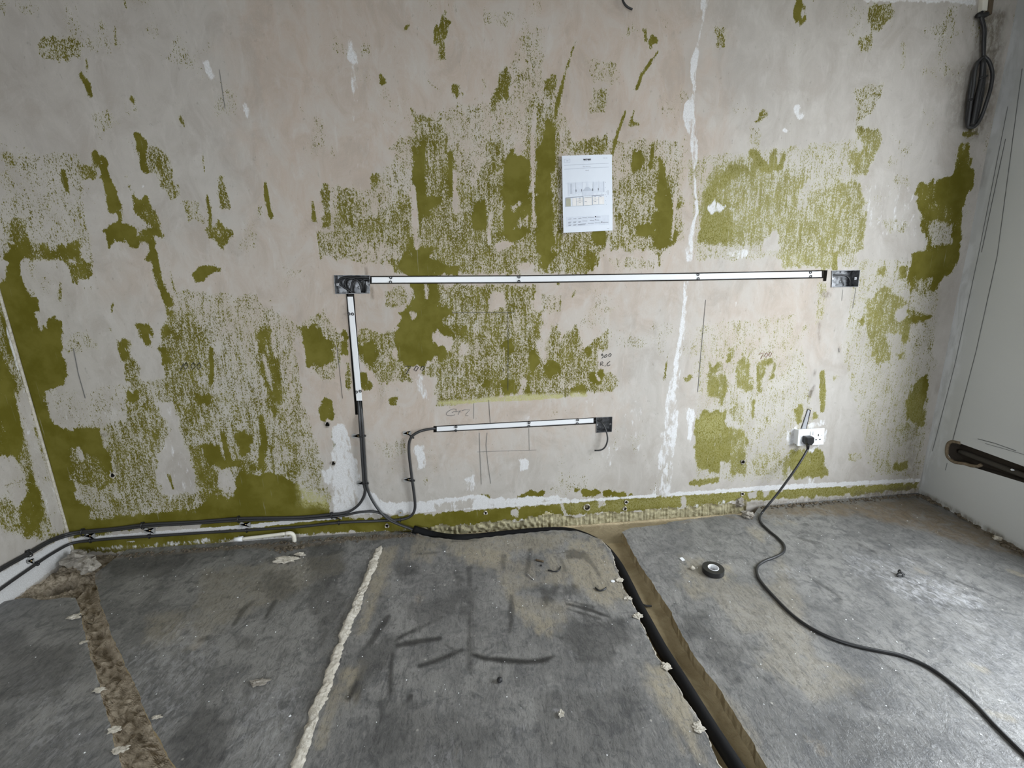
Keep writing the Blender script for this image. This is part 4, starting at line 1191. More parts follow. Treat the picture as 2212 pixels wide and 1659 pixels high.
slab(E4, lambda y: xright(y), back_r, 300, 250, 0.0)
struct(floor)
# plain floor behind the camera's feet
mesh_obj('concrete_slab', [(XL,YF,0),(XR0,YF,0),(XR0,YB,0),(XL,YB,0)], [(0,3,2,1)], M['floor'], floor)
# bed of the channels
def chan_center(y): return 0.5*(e_l1(y)+e_l2(y))
NXB, NYB = 300, 140; bx_ = np.linspace(0.0, 1.40, NXB+1); by_ = np.linspace(YF, -0.175, NYB+1); rg = np.random.default_rng(11)
lat = rg.uniform(-1, 1, (60, 120))
def latv(x, y, sx, sy):
    fx, fy = (x*sx) % 118, (y*sy+200) % 58; i, j = int(fx), int(fy); tx, ty = fx-i, fy-j
    return (lat[j,i]*(1-tx)+lat[j,i+1]*tx)*(1-ty)+(lat[j+1,i]*(1-tx)+lat[j+1,i+1]*tx)*ty
V = []
for y in by_:
    for x in bx_:
        xx = x - 0.55 + 0.25
        c = 0.5*(e_c(y)+e_r(y)) if y < -0.15 else 0.6
        V.append((xx, y, -0.042 + 0.002*latv(xx+3, y, 30, 30) + 0.001*latv(xx+3, y, 90, 90) + (min(0.022, 0.35*max(0, abs(xx-c-0.01)-0.035)) if y < -0.2 else 0)))
Fc = [(j*(NXB+1)+i, j*(NXB+1)+i+1, (j+1)*(NXB+1)+i+1, (j+1)*(NXB+1)+i) for j in range(NYB) for i in range(NXB)]
mesh_obj('channel_bed', V, Fc, M['bed'], floor, True)
mesh_obj('trench_bed', [(-0.6,-0.25,-0.048),(1.42,-0.25,-0.048),(1.42,0.03,-0.048),(-0.6,0.03,-0.048)], [(0,1,2,3)], M['trench'], floor)
# left channel: chopped rubble with marks across it
NU, NV = 26, 330; V = []; y0, y1 = YL0+0.10, YF
for j in range(NV+1):
    y = y0+(y1-y0)*j/NV; a, b = e_l1(y)-0.012, e_l2(y)+0.012
    for i in range(NU+1):
        u = i/NU; x = a+(b-a)*u
        rid = latv(u*2+1, y+0.02*math.sin(u*5), 2.2, 62)
        z = -0.016 + 0.009*rid + 0.005*latv(x+3, y, 70, 70) + 0.003*latv(x+3, y, 150, 150) + 0.006*(abs(u-0.5)*2)**3 - 0.008*math.sin(u*math.pi) - 0.012*max(0, (y-(YL0-0.02))/0.1)
        V.append((x, y, z))
Fc = [(j*(NU+1)+i, (j+1)*(NU+1)+i, (j+1)*(NU+1)+i+1, j*(NU+1)+i+1) for j in range(NV) for i in range(NU)]
mesh_obj('rubble_bed', V, Fc, M['rubble'], floor)
# broken hollow in the left corner where the channel meets the wall
NN = 60; V = []; HC = F(122, 1264, -0.02)
for j in range(NN+1):
    for i in range(NN+1):
        x = XL-0.01+0.50*i/NN; y = 0.01-0.46*j/NN
        r = math.hypot((x-HC[0])/0.07, (y-HC[1])/0.06); r2 = math.hypot((x+1.60)/0.12, (y+0.25)/0.16)
        z = -0.022-0.10*max(0, 1-r*r)-0.02*max(0, 1-r2*r2) + 0.010*latv(x+3, y, 45, 45) + 0.007*latv(x+3, y, 110, 110)
        V.append((x, y, z))
Fc = [(j*(NN+1)+i, (j+1)*(NN+1)+i, (j+1)*(NN+1)+i+1, j*(NN+1)+i+1) for j in range(NN) for i in range(NN)]
mesh_obj('corner_hollow', V, Fc, M['rubble'], floor)
mesh_obj('sub_floor', [(XL,YB,-0.085),(XR0,YB,-0.085),(XR0,0.06,-0.085),(XL,0.06,-0.085)], [(0,1,2,3)], M['chase'], floor)

rim = []; rr = []
for yy in np.linspace(-0.215, YF+0.01, 420):
    rim.append(np.array((E3(yy)-0.0015, yy, -0.0012))); rr.append(0.0019+0.0013*math.sin(yy*37)*math.sin(yy*91+1)+0.0006*math.sin(yy*310))
mesh_obj('chipped_edge', *tube_geo(rim, rr, 6), M['grout'], floor, True)
# ------------------------------------------------------------------ capping runs with their fixing clips
def capping(name, label, pts, half, vert=False, nails=()):
    root = empty(name, label, 'cable capping', W(*pts[0]), 'white capping runs in the wall')
    geos = []; n = len(pts); prof = [(-1, -0.012), (-1, 0.001), (-0.82, 0.004), (0.82, 0.004), (1, 0.001), (1, -0.012)]
    V, Fc = [], []
    for p in pts:
        for (k, d) in prof:
            q = (p[0]+k*half, p[1]) if vert else (p[0], p[1]-k*half)
            V.append(W(q[0], q[1], d))
    m = len(prof)
    for i in range(n-1):
        for k in range(m-1): Fc.append((i*m+k, i*m+k+1, (i+1)*m+k+1, (i+1)*m+k))
    Fc += [tuple(range(m)), tuple((n-1)*m+k for k in range(m))]
    attach(fixn(mesh_obj('cover', V, Fc, M['pvc'])), root)
    for (x, y) in nails:
        c = W(x, y, 0.0055)
        ring = [c+np.array((0.0047*math.cos(t), 0, 0.0047*math.sin(t))) for t in np.linspace(0, 2*math.pi, 15)]
        V, Fc = tube_geo(ring, 0.0019, 6); attach(mesh_obj('fixing_ring', V, Fc, M['black'], None, True), root)
    return root
capping('cable_capping', 'long white plastic capping running level from the left metal box to the right one', RUN_TOP, 6.4, False, [(844,599.6),(843.5,609.4),(1121,598.4),(1121,608),(1508,593),(1508.5,602),(1751,588.4),(1751.5,596.8)])
capping('cable_capping', 'white plastic capping dropping upright below the left metal box', RUN_VERT, 6.4, True, [(753.5,678),(761.5,678.4),(769.7,847),(778,845)])
capping('cable_capping', 'short white plastic capping low on the wall beside the square metal box', RUN_LOW, 5.1, False, [(985,922.3),(984.5,930.2),(1143,913.2),(1142.5,920.6),(1248,907.3),(1247,915)])

# ------------------------------------------------------------------ metal back boxes
def back_box(key, label, depth=0.044):
    q = BOX[key]; root = empty('back_box', label, 'back box', q.p(.5, .5), 'metal back boxes sunk in the wall')
    tu, tv = 0.0016/q.w, 0.0016/q.h
    sh = merge(q.box(0,1,0,tv,-depth,0.0035), q.box(0,1,1-tv,1,-depth,0.0035), q.box(0,tu,tv,1-tv,-depth,0.0035), q.box(1-tu,1,tv,1-tv,-depth,0.0035), q.box(0,1,0,1,-depth-0.001,-depth))
    shell = attach(mesh_obj('shell', *sh, M['galv']), root)
    for u in (0.075, 0.925):
        du, dv = 0.006/q.w, 0.006/q.h; c = q.p(u, .5, -0.004)
        attach(mesh_obj('screw_lug', *q.box(u-du, u+du, .5-dv, .5+dv, -0.007, -0.005), M['galv']), shell)
        ring = [c + np.array((0.003*math.cos(t), 0, 0.003*math.sin(t))) for t in np.linspace(0, 2*math.pi, 11)]
        attach(mesh_obj('screw', *tube_geo(ring, 0.0012, 5), M['steel'], None, True), root)
    for (u, v) in ((0.3, 0.5), (0.62, 0.68)) if key != 'low' else ((0.45, 0.3),):
        ring = [q.p(u, v, -depth+0.0008)+np.array((0.0065*math.cos(t), 0, 0.0065*math.sin(t))) for t in np.linspace(0, 2*math.pi, 15)]
        attach(mesh_obj('knockout', *tube_geo(ring, 0.0009, 5), M['chase'], None, True), shell)
    return root
back_box('left', 'wide metal back box full of dark cables at the left end of the long capping')
back_box('low', 'square metal back box low on the wall with a cable tail hanging out')
back_box('right', 'wide metal back box near the right corner with a bright lit back')
def qb(key, pts): q = BOX[key]; return [q.p(*p) for p in pts]
def cable(name, label, pts, r, mat='cable', group=None, step=0.007):
    o = tube(name, pts, r, M[mat], None, 8, step); return tag(o, label, 'cable', group)
cable('coiled_cable', 'dark cable looped from the top edge inside the left metal box', qb('left', [(1.02,.12,-.008),(.8,.14,-.006),(.5,.10,-.008),(.22,.14,-.01),(.10,.30,-.012),(.12,.46,-.014),(.24,.66,-.012),(.38,.82,-.01),(.5,1.02,-.012)]), 0.0048, 'cord', 'cables in the left box')
cable('coiled_cable', 'dark cable arching in the middle of the left metal box', qb('left', [(.44,1.02,-.014),(.44,.70,-.014),(.48,.40,-.012),(.56,.24,-.010),(.66,.34,-.010),(.72,.60,-.012),(.74,.94,-.016)]), 0.0048, 'cord', 'cables in the left box')
cable('coiled_cable', 'dark cable bent down the right side of the left metal box', qb('left', [(1.01,.22,-.012),(.9,.22,-.012),(.78,.28,-.010),(.80,.55,-.012),(.79,.94,-.02)]), 0.0046, 'cord', 'cables in the left box')
cable('coiled_cable', 'dark cable curling at the left side of the left metal box', qb('left', [(.36,1.02,-.020),(.30,.72,-.022),(.24,.48,-.022),(.30,.26,-.020),(.42,.18,-.018),(.6,.2,-.022),(.98,.3,-.024)]), 0.0046, 'cord', 'cables in the left box')
cable('cable_tail', 'dark cable tail curling out of the square metal box', [W(1276,907.5,-.012), W(1290,908.5,-.010), W(1300,913,.004), W(1307,924,.014), W(1311,937,.020), W(1312.5,949,.024), W(1310,960,.024), W(1305,968,.022), W(1297,972.5,.02), W(1284.5,973.3,.018)], 0.0036, 'cable')
cable('box_cable', 'dark cable arching inside the right metal box', qb('right', [(-.02,.25,-.03),(.2,.28,-.026),(.45,.26,-.022),(.68,.36,-.018),(.80,.62,-.018),(.82,.92,-.024)]), 0.0042, 'cord')

# ------------------------------------------------------------------ surface cables and their clips
R1 = 0.0062
PAIR = [(775.5,850,-.014),(777.5,880,-.006),(779.5,910,.010),(781.5,941,.014),(784.5,990,.014),(788,1043,.013)]
def wp(pts): return [W(*p) for p in pts]
left_corner_a = [(250,1141,.012),(196,1146,.012)]
cable('wall_cable', 'left of two dark cables dropping from the upright capping, bending left at the wall foot',
      wp([(x-2.2, y, o) for (x, y, o) in PAIR] + [(788.5,1060,.011),(784,1076,.010),(774,1091,.010),(756,1104,.010),(735,1109.5,.012),(717,1111,.012),(640,1117.5,.011),(520,1119.6,.012),(420,1127,.010),(320,1132.5,.012)] + left_corner_a)
      + [W(166,1149.5,.016), LW(140,1155,.018), LW(105,1168.5,.012), LW(62,1193.5,.011), LW(0,1228,.011), LW(-90,1283,.011), LW(-220,1365,.011)], R1, 'cable')
cable('wall_cable', 'right of two dark cables dropping from the upright capping into the black sheath',
      wp([(x+2.8, y, o) for (x, y, o) in PAIR] + [(793,1054,.012),(799,1071,.011),(811,1092,.012),(825,1110,.015),(840,1122.5,.018),(852,1129,.022),(872,1137,.026),(895,1145,.03),(925,1152,.036)]), R1*0.92, 'cable')
cable('wall_cable', 'dark cable hooking down from the short low capping and running left along the wall foot',
      wp([(955,925.5,-.012),(941,925.5,-.004),(927,927,.008),(908,931.5,.014),(892,940.5,.015),(884.5,953,.014),(883,972,.013),(885.5,1000,.013),(890,1036,.013),(894,1065,.012),(896.5,1092,.011),(893.5,1107,.011),(885,1116.5,.011),(870,1121.5,.011),(845,1124,.010),(800,1126,.010),(732,1129,.012),(640,1138.5,.010),(532,1145.5,.012),(420,1152,.010),(322,1158.5,.012),(250,1163,.011),(200,1167.5,.012)])
      + [W(168,1171,.016), LW(146,1177,.018), LW(112,1196,.012), LW(80,1217,.011), LW(0,1273,.011), LW(-90,1340,.011), LW(-220,1440,.011)], R1, 'cable')
cable('wall_cable', 'dark cable rising over the corner of the cable run and dipping into the black sheath',
      wp([(925,1151,.030),(893,1143,.024),(862,1132,.018),(845,1121.5,.014),(830,1112,.012),(812,1106,.011),(795,1104.8,.011),(770,1107.5,.011),(745,1113,.011),(717,1116.5,.014),(640,1122,.012),(520,1124.5,.014),(420,1131,.012),(320,1137,.014),(250,1145,.014),(196,1150,.014)])
      + [W(168,1153,.020), LW(140,1159.5,.022), LW(105,1173,.014), LW(62,1198,.013), LW(0,1232.5,.012), LW(-90,1288,.012), LW(-220,1370,.012)], R1*0.9, 'cable')
# black conduit: from the wall foot down into the trench and along the right channel
zc = -0.022
sp = [W(893,1143.5,.026), W(915,1150,.036), W(945,1158,.052), F(985,1163,-.004), F(1030,1161,-.018), F(1080,1156,zc), F(1140,1150,zc), F(1195,1147,zc), F(1232,1149,zc), F(1262,1158,zc)]
def along(px, py, z): return F(px, py, z)
sp += [along(1290,1172,zc), along(1312,1190,zc), along(1336,1222,zc), along(1358,1264,zc), along(1377,1304,zc), along(1396,1340,zc), along(1430,1402,zc), along(1475,1474,zc), along(1528,1560,zc), along(1592,1659,zc), along(1660,1760,zc)]
tag(tube('black_conduit', sp, 0.0185, M['sheath'], None, 12, 0.012), 'thick black conduit sheath lying in the floor trench and channel', 'conduit')
def clip(label, tab, cab, horiz=True, f=W, tabw=26, tabh=10.5, wide=0.008, off=0.016, double=None):
    """grey saddle tab with a screw, and a black tie round the cable; tab and cab are pixels"""
    c = f(*tab); root = empty('cable_clip', label, 'cable clip', c, 'grey cable clips')
    a, b = tab; L = tabw/2; Hh = tabh/2; pts = []
    n = 8
    if horiz:
        for k in range(n+1): t = math.pi/2+math.pi*k/n; pts.append((a-L+Hh+Hh*math.cos(t), b+Hh*math.sin(t)))
        pts += [(a+L, b+Hh), (a+L, b-Hh)]
    else:
        for k in range(n+1): t = math.pi+math.pi*k/n; pts.append((a+L*math.cos(t), b-Hh+L+L*math.sin(t)))
        pts += [(a+L, b+Hh), (a-L, b+Hh)]
    m = len(pts); V = [f(*p, 0.0015) for p in pts] + [f(*p, 0.0055) for p in pts]
    Fc = [tuple(range(m)), tuple(range(m, 2*m))] + [(i, (i+1) % m, m+(i+1) % m, m+i) for i in range(m)]
    tabo = attach(fixn(mesh_obj('tab', V, Fc, M['clip'])), root)
    s = (a+1.5, b-0.5) if horiz else (a, b-0.5)
    sc = f(*s, 0.006); bm = bmesh.new(); bmesh.ops.create_uvsphere(bm, u_segments=10, v_segments=6, radius=0.0034)
    for v in bm.verts: v.co = v.co*1.0 + Vector(sc)
    attach(bm_obj('screw', bm, M['brass'], None, True), tabo)
    for (cx, cy, ang, rr) in cab:
        cc = f(cx, cy, off*0.75); ca, sa = math.cos(ang), math.sin(ang)
        side = np.array((ca, 0, sa)) if f is W else np.array((0, ca, sa)); out = np.array((0, -1, 0)) if f is W else np.array((1, 0, 0))
        ring = [cc + side*rr*math.cos(t)*1.0 + out*rr*0.9*math.sin(t) for t in np.linspace(0, 2*math.pi, 15)]
        V, Fc = tube_geo(ring, 0.0022, 6); tie = attach(mesh_obj('tie', V, Fc, M['black'], None, True), root)
        hd = cc + side*rr*1.05 + out*0.004
        bm = bmesh.new(); bmesh.ops.create_cube(bm, size=0.006)
        for v in bm.verts: v.co = v.co + Vector(hd)
        attach(bm_obj('tie_head', bm, M['black']), tie)
    return root
H0, V0 = 0.0, math.pi/2
clip('upper grey cable clip on the dark cable pair below the upright capping', (772,942), [(782,941.5,H0,.0135)])
clip('lower grey cable clip where the dark cable pair splits', (783,1044), [(788.3,1044,H0,.0135)])
clip('grey cable clip at the bend beside the left end of the short low capping', (879,936), [(889,943,-0.6,.009)], tabw=18)
clip('grey cable clip halfway down the hooked cable of the short low capping', (881,1036.5), [(890.5,1038,H0,.009)], tabw=20)
clip('grey cable clip standing above the cable under the hooked bend', (865.5,1108), [(865,1123,V0,.009)], False, tabw=10, tabh=14)
clip('grey cable clip on the cable run near the split below the white patch', (729,1118.5), [(717,1113.5,V0,.015),(732,1129.5,V0,.009)], tabw=20, tabh=9)
clip('grey cable clip on the cable run just above the white waste pipe', (529,1133.5), [(516,1122,V0,.015),(533,1146,V0,.009)], tabw=24, tabh=12)
clip('grey cable clip on the cable run left of the white waste pipe', (322,1146.5), [(309,1135.5,V0,.015),(323,1158.5,V0,.009)], tabw=24, tabh=13)
clip('grey cable clip on the cable run close to the left corner', (193,1158), [(180,1150,V0,.016),(196,1168,V0,.009)], tabw=24, tabh=13)
clip('grey cable clip on the white band of the left wall', (66,1212), [(62,1196,V0,.015),(80,1217.5,V0,.009)], f=LW, tabw=16, tabh=12)
# ------------------------------------------------------------------ printed sheet pinned to the wall
PQ = Quad(WS(1213.2,337.2,.006), WS(1321.8,333.8,.005), WS(1323.2,497.8,.005), WS(1217,503.3,.012))
sheet = empty('printed_sheet', 'white printed sheet with a kitchen elevation drawing stuck on the wall', 'paper', PQ.p(.5, .5))
def pz(u, v): return 0.004*math.sin(u*3.1)*math.sin(v*2.2+.4) + 0.0025*(1 if u < .56 else 1-(u-.56)*2.0)*(1-v)*1.2 + 0.001*math.sin(7*v+3*u)
NU, NV = 18, 24
V = [PQ.p(i/NU, j/NV, pz(i/NU, j/NV)) for j in range(NV+1) for i in range(NU+1)]; n = len(V)
V += [p + np.array((0, 0.0003, 0)) for p in V]
Fc = [(j*(NU+1)+i, (j+1)*(NU+1)+i, (j+1)*(NU+1)+i+1, j*(NU+1)+i+1) for j in range(NV) for i in range(NU)]
Fc += [tuple(k+n for k in f[::-1]) for f in Fc]
paper_part = attach(mesh_obj('sheet', V, Fc, M['paper'], None, True), sheet)
def prect(u0, u1, v0, v1, lift=0.0006, n=6):
    V, Fc = [], []
    for i in range(n+1):
        for j in range(n+1):
            u, v = u0+(u1-u0)*i/n, v0+(v1-v0)*j/n; V.append(PQ.p(u, v, pz(u, v)+lift))
    for i in range(n):
        for j in range(n): k = i*(n+1)+j; Fc.append((k, k+1, k+n+2, k+n+1))
    return V, Fc
def pline(u0, v0, u1, v1, w=0.004, lift=0.0009):
    d = np.array((u1-u0, (v1-v0)*1.414)); d /= np.linalg.norm(d); nx, ny = -d[1]*w/2, d[0]*w/2/1.414
    V, Fc = [], []; n = 6
    for i in range(n+1):
        u, v = u0+(u1-u0)*i/n, v0+(v1-v0)*i/n
        for s in (-1, 1): V.append(PQ.p(u+s*nx, v+s*ny, pz(u, v)+lift))
    for i in range(n): Fc.append((2*i, 2*i+1, 2*i+3, 2*i+2))
    return V, Fc
def pframe(u0, u1, v0, v1, w=0.004):
    return merge(pline(u0,v0,u1,v0,w), pline(u0,v1,u1,v1,w), pline(u0,v0,u0,v1,w), pline(u1,v0,u1,v1,w))
def pput(name, mat, *geos):
    for g in geos: attach(mesh_obj(name, *g, M[mat]), paper_part)
def ptext(name, txt, u, v, h, mat, sx=1.0, bold=0.0, skew=0.0):
    cu = bpy.data.curves.new(name, 'FONT'); cu.body = txt; cu.align_x = 'CENTER'; cu.align_y = 'CENTER'; cu.size = 1.0; cu.offset = bold; cu.resolution_u = 2
    to = bpy.data.objects.new('tmp_text', cu); COL.objects.link(to)
    dg = bpy.context.evaluated_depsgraph_get(); tm = bpy.data.meshes.new_from_object(to.evaluated_get(dg))
    V = []
    for q in tm.vertices:
        uu = u + q.co.x*h*sx*1.414; vv_ = v - q.co.y*h; V.append(PQ.p(uu, vv_, pz(uu, vv_)+0.0009))
    Fc = [tuple(p.vertices) for p in tm.polygons]
    bpy.data.objects.remove(to, do_unlink=True); bpy.data.meshes.remove(tm); bpy.data.curves.remove(cu)
    return attach(mesh_obj(name, V, Fc, M[mat]), paper_part)
ptext('printed_logo', 'wren', .495, .056, .042, 'ink', 1.25, 0.03)
ptext('printed_number', '4508 1405', .86, .045, .014, 'ink_grey', 1.1)
ptext('printed_title', 'Open Elevation', .485, .147, .018, 'ink_grey', 1.0)
ptext('printed_view', 'View B', .49, .197, .017, 'ink_grey', 1.0, 0.01)
pput('printed_rule', 'ink_light', pline(.04,.123,.93,.112,.008), pline(.04,.172,.93,.160,.008), pframe(.045,.155,.045,.088,.006), pline(.43,.077,.55,.076,.004))
pput('stamp_mark', 'ink_light', prect(.085,.125,.06,.073,.0008))
wall_units = [prect(.11,.165,.355,.49), prect(.185,.245,.345,.49), prect(.26,.385,.345,.49), prect(.615,.71,.345,.485), prect(.725,.82,.345,.485)]
pput('printed_wall_unit', 'ink_pale', *wall_units, prect(.06,.84,.345,.352), prect(.47,.515,.34,.42), prect(.39,.61,.46,.525))
# cooker hood
hv = [PQ.p(u, v, pz(u, v)+.0008) for (u, v) in ((.47,.41),(.515,.41),(.60,.46),(.39,.46))]
pput('printed_hood', 'ink_light', (hv, [(0,1,2,3)]), pline(.40,.457,.59,.455,.006), pline(.165,.36,.165,.49,.022), pline(.825,.345,.825,.48,.02), pline(.39,.345,.39,.46,.008), pline(.61,.345,.61,.46,.008))
pput('printed_base_unit', 'ink_cream', prect(.19,.265,.545,.648), prect(.275,.40,.545,.648), prect(.425,.58,.54,.648), prect(.60,.71,.54,.64), prect(.72,.83,.54,.64))
pput('printed_end_panel', 'ink_olive', prect(.06,.155,.545,.65))
pput('printed_outline', 'ink_grey', pline(.06,.54,.40,.53,.012), pline(.58,.527,.83,.522,.012), pline(.405,.53,.405,.65,.010), pline(.585,.525,.585,.65,.010), pline(.06,.54,.06,.655,.010), pline(.06,.655,.83,.645,.004), pline(.27,.545,.27,.645,.003), pline(.715,.54,.715,.64,.003), pline(.27,.59,.40,.59,.003), pline(.59,.585,.71,.583,.003), pline(.43,.547,.57,.546,.005))
pput('printed_handle', 'ink', *[pline(u, v0, u, v0+.03, .009) for (u, v0) in ((.265,.437),(.375,.435),(.598,.432),(.71,.428))])
pput('printed_drawer_pull', 'ink_grey', *[pline(u-.02, v, u+.02, v, .008) for (u, v) in ((.335,.575),(.335,.607),(.645,.57),(.645,.604),(.455,.60))], *[pline(u-.02, v, u+.02, v, .012) for (u, v) in ((.335,.55),(.645,.543),(.755,.54))], *[pline(u, v, u+.006, v-.006, .008) for (u, v) in ((.44,.528),(.48,.527),(.52,.527),(.56,.526),(.86,.36),(.855,.43),(.87,.485),(.855,.52),(.87,.545),(.855,.60),(.87,.65))], pline(.91,.46,.91,.52,.007))
pput('printed_spot', 'ink_pale', *[prect(u-.015,u+.015,.495,.512) for u in (.13,.22,.32,.68,.78)])
pput('legend_panel', 'ink_pale', prect(.06,.93,.79,.92,.0004))
leg = []
for r, (vv0, items) in enumerate(((.815, [(.10,.16),(.20,.26),(.30,.36),(.38,.47),(.49,.62),(.66,.75)]), (.857, [(.10,.16),(.20,.26),(.30,.35),(.38,.48),(.53,.62),(.66,.72)]), (.893, [(.10,.16),(.20,.26),(.29,.45),(.49,.61),(.63,.75),(.79,.91)]))):
    for k, (a, b) in enumerate(items):
        dv = -.012*(a-.1); leg.append(pline(a, vv0+dv+.006*(k < 3), b, vv0+dv+.003, .009))
        if k < 3 and r: leg.append(pline(a, vv0+dv+.016, b-.01, vv0+dv+.014, .009))
leg += [pline(.88,.973,.925,.972,.006)]
pput('legend_line', 'ink_grey', *leg)
pput('legend_dot', 'ink', prect(.635,.655,.797,.812,.0009), prect(.635,.65,.842,.852,.0009), prect(.765,.785,.876,.886,.0009))

# ------------------------------------------------------------------ pencil lines and figures on the walls
def ribbon(pts, w, f=WS, off=0.0011):
    P = [np.array(f(p[0], p[1], off)) for p in pts]; V, Fc = [], []
    q = []
    for a, b in zip(P[:-1], P[1:]):
        m = max(1, int(np.linalg.norm(b-a)/0.03))
        for k in range(m): q.append(k/m)
    pts2 = []
    for a, b in zip(pts[:-1], pts[1:]):
        m = max(1, int(math.hypot(b[0]-a[0], b[1]-a[1])/14))
        for k in range(m): pts2.append((a[0]+(b[0]-a[0])*k/m, a[1]+(b[1]-a[1])*k/m))
    pts2.append(pts[-1])
    for i, p in enumerate(pts2):
        a = pts2[max(i-1, 0)]; b = pts2[min(i+1, len(pts2)-1)]; d = np.array((b[0]-a[0], b[1]-a[1]), float); d /= np.linalg.norm(d)+1e-9
        V += [f(p[0]-d[1]*w/2, p[1]+d[0]*w/2, off), f(p[0]+d[1]*w/2, p[1]-d[0]*w/2, off)]
    for i in range(len(pts2)-1): Fc.append((2*i, 2*i+1, 2*i+3, 2*i+2))
    return V, Fc
def Z(ox, oy, s, pts): return [(ox+x/s, oy+y/s) for x, y in pts]
def marks(name, mat, w, strokes, parent=None, f=WS): return mesh_obj(name, *merge(*[ribbon(s, w, f) for s in strokes]), M[mat], parent or wall_back)
z9 = lambda *p: Z(1260, 730, 18.43, p)
marks('written_number', 'marker', 1.3, [z9((770,630),(715,665),(725,705),(778,690),(770,635),(800,760),(730,815)), z9((930,650),(850,720),(840,780),(900,770),(955,700),(930,650)), z9((1080,615),(1010,670),(1020,730),(1060,745),(1120,670),(1080,615))])['label'] = 'handwritten 900'
marks('written_initials', 'marker', 1.3, [z9((690,1100),(700,960),(770,950),(795,990),(710,1040),(800,1105)), z9((880,1090),(860,1135)), z9((1065,930),(970,1010),(945,1080),(975,1115),(1075,1070))])['label'] = 'handwritten R,C'
marks('written_number', 'marker', 1.7, [T(5, [(400,715),(440,713),(422,738),(408,765)]), T(5, [(472,712),(456,738),(470,745),(486,722),(472,712)]), T(5, [(512,712),(496,735),(512,742),(527,720),(512,712)])])['label'] = 'handwritten 700'
marks('written_number', 'marker', 1.6, [T(4, [(1175,695),(1155,742)])] + [T(4, [(x,690),(x-16,712),(x-8,735),(x+12,715),(x,690)]) for x in (1192,1238,1276)])['label'] = 'handwritten 1000'
marks('written_number', 'pencil_red', 1.2, [T(6, [(497,636),(532,630),(518,650),(508,668)]), T(6, [(545,628),(533,648),(543,658),(556,640),(545,628)]), T(6, [(568,624),(558,644),(568,652),(580,634),(568,624)])])['label'] = 'handwritten 700 in reddish pencil'
z6 = lambda *p: Z(940, 860, 13.825, p)
marks('written_number', 'pencil_soft', 1.1, [z6((640,325),(540,320),(420,370),(340,440),(335,490),(370,520),(480,525),(580,505),(590,480)), z6((500,430),(560,405),(640,410),(760,375)), z6((620,330),(630,400)), z6((760,375),(700,440),(685,500)), z6((800,375),(870,350),(1040,350),(930,460),(905,520),(990,525))])
for t, mat, w, pts in ((5,'pencil',.9,[(700,372),(1100,370)]), (5,'pencil',.9,[(1057,370),(1060,600),(1058,870)]), (5,'pencil',.9,[(935,930),(945,1080)]), (5,'pencil_soft',.9,[(840,950),(840,1050)]),
        (5,'pencil_soft',1.2,[(875,1140),(880,1300),(888,1470)]), (5,'pencil_soft',1.2,[(925,1140),(918,1220),(930,1340),(948,1465)]), (5,'pencil_soft',.8,[(1192,1110),(1195,1250)]), (5,'pencil_soft',.8,[(860,1262),(1240,1250)]),
        (4,'pencil_soft',2.0,[(468,600),(500,760),(545,920)]), (4,'pencil',1.0,[(2155,590),(2175,760),(2192,920)]), (6,'pencil',.9,[(155,290),(125,620),(105,880)]), (6,'pencil_soft',.8,[(1118,215),(1098,345)]), (6,'pencil_soft',.8,[(1035,225),(1028,295)]),
        (1,'pencil_soft',1.3,[(1403,445),(1420,560),(1440,695)]), (5,'marker',1.4,[(1031,725),(1029,748)]), (5,'pencil',1.2,[(1045,702),(1056,700),(1050,716)]), (6,'pencil_soft',1.6,[(1008,600),(1012,625)])):
    marks('pencil_line', mat, w, [T(t, pts)])
for w, pts in ((1.6,[(2177,230),(2113,553),(2062,790),(2014,975)]), (2.0,[(2208,148),(2154,553),(2108,760),(2058,951)]), (1.6,[(2046,1000),(2042,1016)]), (2.2,[(2112,948),(2150,958),(2195,974)]), (1.4,[(2128,958),(2240,990)]), (1.6,[(2000,968),(1993,1000)]), (1.8,[(2044,340),(2044,341)]), (2.0,[(2172,300),(2120,545)])):
    marks('pencil_line', 'pencil_wall', w*.8, [pts], wall_right, RW)

# ------------------------------------------------------------------ double socket, plug and lead
SQ = Quad(W(1725.5,928.6,.030), W(1782,924.8,.012), W(1779.2,960.6,.012), W(1722.8,963.8,.030))
e1 = SQ.c[1]-SQ.c[0]; e2 = SQ.c[3]-SQ.c[0]; nn_ = np.cross(e2, e1); nn_ /= np.linalg.norm(nn_); 
if nn_[1] > 0: nn_ = -nn_
SQ.n = nn_
sock = empty('double_socket', 'white double wall socket hanging a little off the wall above the skirting line', 'socket', SQ.p(.5, .5))
plate = bevel(attach(mesh_obj('faceplate', *SQ.box(0,1,0,1,-.009,0), M['face']), sock), 0.002, 3)
attach(mesh_obj('backing_box', *SQ.box(.03,.97,.06,.94,-.034,-.009), M['face']), sock)
for u in (.44, .54): bevel(attach(mesh_obj('rocker', *SQ.box(u, u+.075, .13, .36, 0, .0035), M['face']), plate), 0.001, 2)
def pin(u, v, du, dv): attach(mesh_obj('pin_hole', *SQ.box(u-du, u+du, v-dv, v+dv, -.0005, .0006), M['chase']), plate)
for (u, v, du, dv) in ((.765,.40,.017,.065), (.69,.67,.032,.032), (.835,.655,.032,.032)): pin(u, v, du, dv)
for u in (.10, .90):
    ring = [SQ.p(u, .42, .0004)+np.array((0.003*math.cos(t), 0, 0.003*math.sin(t))) for t in np.linspace(0, 2*math.pi, 11)]
    attach(mesh_obj('screw', *tube_geo(ring, 0.001, 5), M['steel'], None, True), plate)
CQ = Quad(W(1744.6,885,-.003), W(1750,886.6,-.003), W(1740.2,930,-.001), W(1730,930,-.001))
